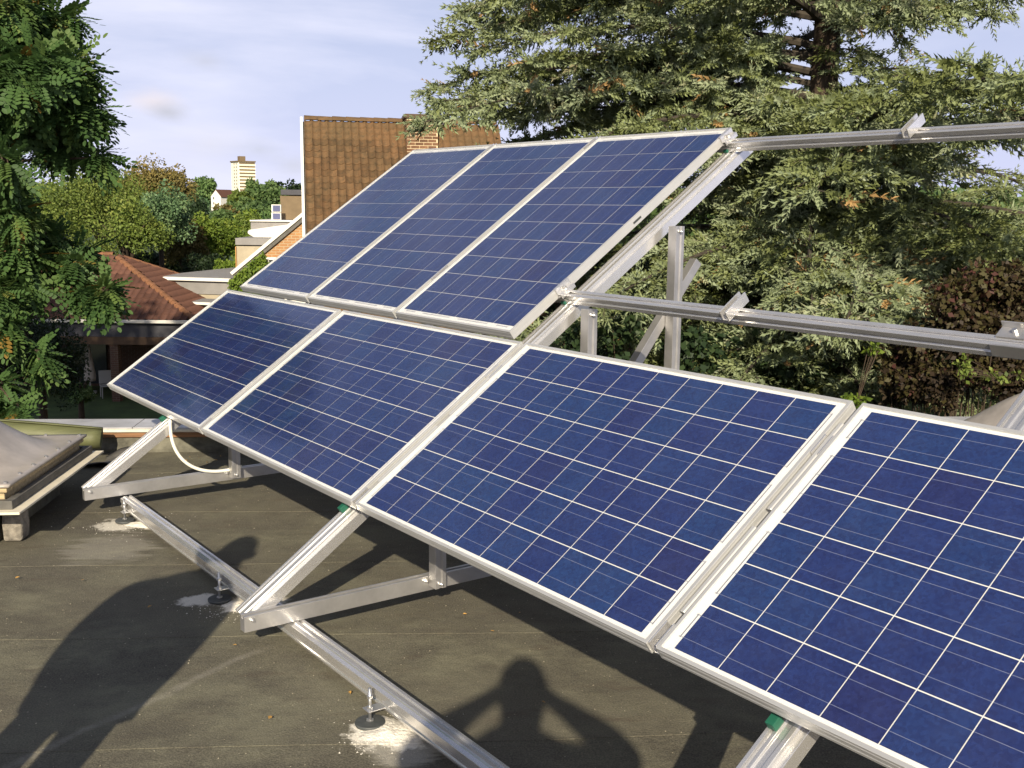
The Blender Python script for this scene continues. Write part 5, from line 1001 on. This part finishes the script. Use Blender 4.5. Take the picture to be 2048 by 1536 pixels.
ord_ = ('round crown left of the white house', 'low crown right of the white house', 'crown left of the round one', 'crown right of the tower foot', 'pointed crown at the tower foot', 'dark crown by the roof verge', 'slim dark crown right of the tower', 'olive crown below the tower', 'green crown in front of the tower trees', 'green crown below the tower to the right', 'brownish crown below the white house', 'crown by the brown stair tower', 'grey-green crown below the round one', 'near crown below the white house', 'bright crown above the flat white parapet', 'near crown beside the stair tower', 'crown peeping past the house roof', 'dark crown hidden by the house roof', 'crown behind the brown tree')
for (px, a, b_, w_, D, kk), nm in zip(far, ord_):
    bg_tree('distant_tree', px, a, b_, w_, D, kk, 'distant tree, ' + nm, group='distant trees on the rise', nclump=26, per=60, leaf=3.4 * D / FPX * 2)
# a wood that closes the horizon everywhere else
def far_wood():
    P, F, T = [], [], []; o_ = 0
    for k in range(420):
        D = rng.uniform(130, 700); S_ = rng.uniform(-0.75, 0.9) * D
        if abs(S_ / D * FPX + 1024 - 500) < 130 and D > 130: continue
        g = hill(D); hh = rng.uniform(6, 11); a = crown_arrays(sd(S_, D, g + hh * 0.5), (hh * 0.6, hh * 0.6, hh * 0.5), 8, 26, 0.006 * D + 0.5, 0.55); P.append(a[0]); F.append(a[1] + o_); T.append(a[2]); o_ += len(a[0])
    o = obj('far_wood', np_mesh('far_wood', np.concatenate(P), np.concatenate(F), LM['mid'], np.concatenate(T))); tag(o, 'distant belt of woodland along the horizon', 'woodland', kind='stuff')
far_wood()
# --- hedges
def hedge(name, px0, px1, ptop, D, depth, kind, label, leaf=0.12, n=9000, rz=0):
    a, b_ = at(px0, 409, D), at(px1, 409, D); top = at((px0 + px1) / 2, ptop, D)[2]; w_ = float(np.linalg.norm(b_ - a)); h = top - GZ; c = (a + b_) / 2; t = empty(name, (c[0], c[1], GZ), TH + rz); tag(t, label, 'hedge')
    face = rng.random(n); P = np.stack([rng.uniform(-w_ / 2, w_ / 2, n), np.where(face < 0.6, -depth / 2 + rng.normal(0, 0.08, n), rng.uniform(-depth / 2, depth / 2, n)), np.where(face < 0.6, rng.uniform(0, h, n), h + rng.normal(0, 0.10, n))], 1)
    nn = np.where((face < 0.6)[:, None], np.array([0, -1.0, 0.2]), np.array([0, -0.2, 1.0])); Y = norm(nn * 0.4 + rng.normal(0, 0.6, P.shape)); Pv, F, T = scatter(QUAD_V, QUAD_F, P, frames(Y, up=norm(nn + rng.normal(0, 0.4, P.shape))), leaf * rng.uniform(0.6, 1.3, n), np.clip(rng.normal(0.5, 0.2, n), 0, 1))
    obj('foliage', np_mesh('foliage', Pv, F, LM[kind], T), t); m = MB(); m.box((-w_ / 2 + 0.12, -depth / 2 + 0.12, 0), (w_ / 2 - 0.12, depth / 2 - 0.12, h - 0.12)); m.build('stems', M_bark, t)
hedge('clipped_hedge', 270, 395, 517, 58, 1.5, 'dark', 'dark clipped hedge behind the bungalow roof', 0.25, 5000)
bg_tree('garden_shrub', 410, 500, 580, 90, 52, 'dark', 'dark shrub at the end of the clipped hedge', cat='shrub', group='garden shrubs', nclump=40, per=110)
bg_tree('garden_shrub', 452, 512, 590, 60, 50, 'lime', 'yellow-green shrub below the modern house', cat='shrub', group='garden shrubs', nclump=30, per=110)
bg_tree('garden_shrub', 140, 762, 820, 60, 33, 'mid', 'small pale shrub in the shade by the terrace', cat='shrub', group='garden shrubs', nclump=20, per=90)
bg_tree('garden_shrub', 60, 600, 860, 170, 27, 'dark', 'dark shrubbery under the locust tree', cat='shrub', group='garden shrubs', nclump=70, per=140)
bg_tree('garden_shrub', -30, 560, 880, 200, 22, 'dark', 'dark shrubbery at the left edge', cat='shrub', group='garden shrubs', nclump=70, per=140)
# climber on the gable wall
def climber():
    t = empty('climbing_ivy', (gl[0], gl[1], GZ), TH + R(4)); tag(t, 'bright green climber covering the left end of the brick gable', 'climber'); n = 11000; X = rng.uniform(-0.02, 1.2, n); Zm = eh - 0.1 + np.minimum(X, aw) * (ah - eh) / aw - 0.05
    Zz = rng.uniform(eh - 3.0, Zm); keep = (X < 0.98 + 0.12 * np.sin(Zz * 3)); X, Zz = X[keep], Zz[keep]; n = len(X); P = np.stack([X, -0.02 - np.abs(rng.normal(0, 0.14, n)), Zz], 1); nn = np.tile(np.array([0, -1.0, 0.3]), (n, 1)); Y = norm(nn * 0.3 + rng.normal(0, 0.5, P.shape) + np.array([0, 0, -0.5]))
    Pv, F, T = scatter(QUAD_V, QUAD_F, P, frames(Y, up=norm(nn + rng.normal(0, 0.5, P.shape))), 0.085 * rng.uniform(0.6, 1.3, n), np.clip(rng.normal(0.35, 0.22, n), 0, 1)); obj('foliage', np_mesh('foliage', Pv, F, LM['lime'], T), t); m = MB()
    for k in range(6): x = 0.1 + 0.15 * k; m.tube([(x, 0.06, 0), (x + 0.05, 0.06, eh * 0.5), (x, 0.06, eh - 0.2)], 0.02, 5)
    m.build('stem', M_bark, t)
climber()
# --- shrubs on the right, below the cedar
def leafy_shrub(name, blobs, D, kind, label, leaf, dens=1.0, cat='shrub', wd=1.0):
    cx = np.mean([b[0] for b in blobs]); b = at(cx, 409, D); base = np.array([b[0], b[1], GZ]); t = empty(name, base); tag(t, label, cat, 'garden shrubs'); Ps, Ns, Ts = [], [], []; wood = MB()
    for px, py, rx, ry, dd in blobs:
        c = at(px, py, D + dd) - base; r = np.array([rx, rx, ry]) * D / FPX; n = int(rx * ry * 0.16 * dens); c_first = at(blobs[0][0], blobs[0][1], D) - base + (0, 0, -0.08)
        for k in range(8):
            cc = c + norm(rng.normal(size=3)) * r * rng.uniform(0.3, 0.9); p, d = blob_leaves(cc, r * 0.45, n // 8, 1, 0.3); Ps.append(p); Ns.append(d); Ts.append(np.clip(rng.normal(0.5 + rng.normal(0, .15), 0.22, len(p)), 0, 1)); wood.tube([(c[0] * 0.3, c[1] * 0.3, 0.0), (c[0] * 0.7, c[1] * 0.7, c[2] * 0.6), cc] if wd > 0.5 else [c_first, (c_first + cc) / 2 + (0, 0, 0.03), cc], [0.03 * wd, 0.018 * wd, 0.004], 5, cap=False)
    P, Nn, T = np.concatenate(Ps), np.concatenate(Ns), np.concatenate(Ts); Y = norm(Nn * 0.4 + rng.normal(0, 0.6, P.shape) + np.array([0, 0, -0.2])); Pv, F, T = scatter(QUAD_V, QUAD_F, P, frames(Y, up=norm(Nn + rng.normal(0, 0.5, P.shape))), leaf * rng.uniform(0.6, 1.4, len(P)), T); obj('crown', np_mesh('crown', Pv, F, LM[kind], T), t); wood.build('stem', M_bark, t)
leafy_shrub('purple_shrub', [(1985, 620, 110, 90, 0), (1900, 680, 90, 80, 0.2), (1990, 740, 100, 70, 0), (1870, 770, 80, 60, 0.2), (1790, 740, 60, 70, 0.6), (2070, 660, 80, 140, 0), (1930, 600, 50, 50, 0.2)], 9.9, 'red', 'dark purple-leaved shrub at the right edge below the rails', 0.055, 2.6, wd=0.55)
leafy_shrub('yellow_shrub', [(1712, 800, 26, 16, 0), (1745, 700, 16, 8, 0), (1700, 812, 24, 14, 0)], 10.2, 'lime', 'small yellow-green shrub tips above the third lower panel', 0.05, 2.2, wd=0.12)
leafy_shrub('yellow_shrub', [(2005, 752, 40, 12, 0), (1925, 735, 16, 26, 0)], 9.4, 'olive', 'yellow-green sprigs in front of the purple shrub', 0.04, 1.4, wd=0.12)
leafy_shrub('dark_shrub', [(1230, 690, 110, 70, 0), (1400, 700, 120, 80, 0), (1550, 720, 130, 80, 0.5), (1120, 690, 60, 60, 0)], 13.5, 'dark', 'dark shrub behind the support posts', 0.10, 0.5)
hedge('sky_block_hedge', 960, 1680, 520, 26, 2.0, 'dark', 'dark hedge added behind the cedar to block the low sky, left length', 0.2, 9000)  # both lengths added to keep horizon sky out of the gaps under the cedar
hedge('sky_block_hedge', 1830, 2300, 520, 26, 2.0, 'dark', 'dark hedge added behind the purple shrub to block the low sky, right length', 0.2, 6000)
# grey shed and parked car glimpsed under the cedar
sp0 = at(1733, 640, 46); shed = empty('garden_shed', (sp0[0], sp0[1], GZ), TH); tag(shed, 'small grey panel-sided shed glimpsed under the cedar boughs', 'shed'); hs_ = at(1733, 612, 46)[2] - GZ
m = MB(); m.box((-0.9, 0, 0), (0.9, 2, hs_)); m.build('wall', M_grey, shed, bevel=0.02); m = MB(); m.prism([(-1.0, hs_), (1.0, hs_), (0.6, hs_ + 0.28), (-0.7, hs_ + 0.22)], (0, -0.1, 0), (0, 2.1, 0), (1, 0, 0), (0, 0, 1)); m.build('roof', M_zinc, shed)
for z in (0.35, 0.75): m = MB(); m.box((-0.9, -0.02, hs_ - z), (0.9, -0.003, hs_ - z + 0.03)); m.build('trim', M_whitep, shed)
cp = at(1745, 600, 74); car = empty('parked_car', (cp[0], cp[1], GZ), TH + R(12)); tag(car, 'dark parked car with a red tail light far behind the cedar', 'car'); M_car = mat('dark_car_paint', (0.03, 0.035, 0.05), 0.25); M_red = mat('tail_lens', (0.55, 0.02, 0.02), 0.3)
m = MB(); m.prism([(0, 0.35), (4.3, 0.35), (4.35, 0.75), (3.3, 0.92), (0.1, 0.98), (-0.05, 0.7)], (-0.0, -0.0, 0), (0, 1.7, 0), (1, 0, 0), (0, 0, 1)); m.build('body', M_car, car, bevel=0.06); m = MB(); m.prism([(0.2, 0.97), (3.2, 0.92), (2.4, 1.42), (0.7, 1.45)], (0, 0.1, 0), (0, 1.6, 0), (1, 0, 0), (0, 0, 1)); m.build('cabin', M_win, car, bevel=0.05)
for x in (0.8, 3.4):
    for y in (0.0, 1.55): m = MB(); m.tube([(x, y - 0.02, 0.32), (x, y + 0.18, 0.32)], 0.32, 16); m.build('wheel', M_rubber, car)
m = MB(); m.box((-0.08, -0.03, 0.72), (0.35, 0.1, 0.92)); m.build('tail_light', M_red, car, bevel=0.02)
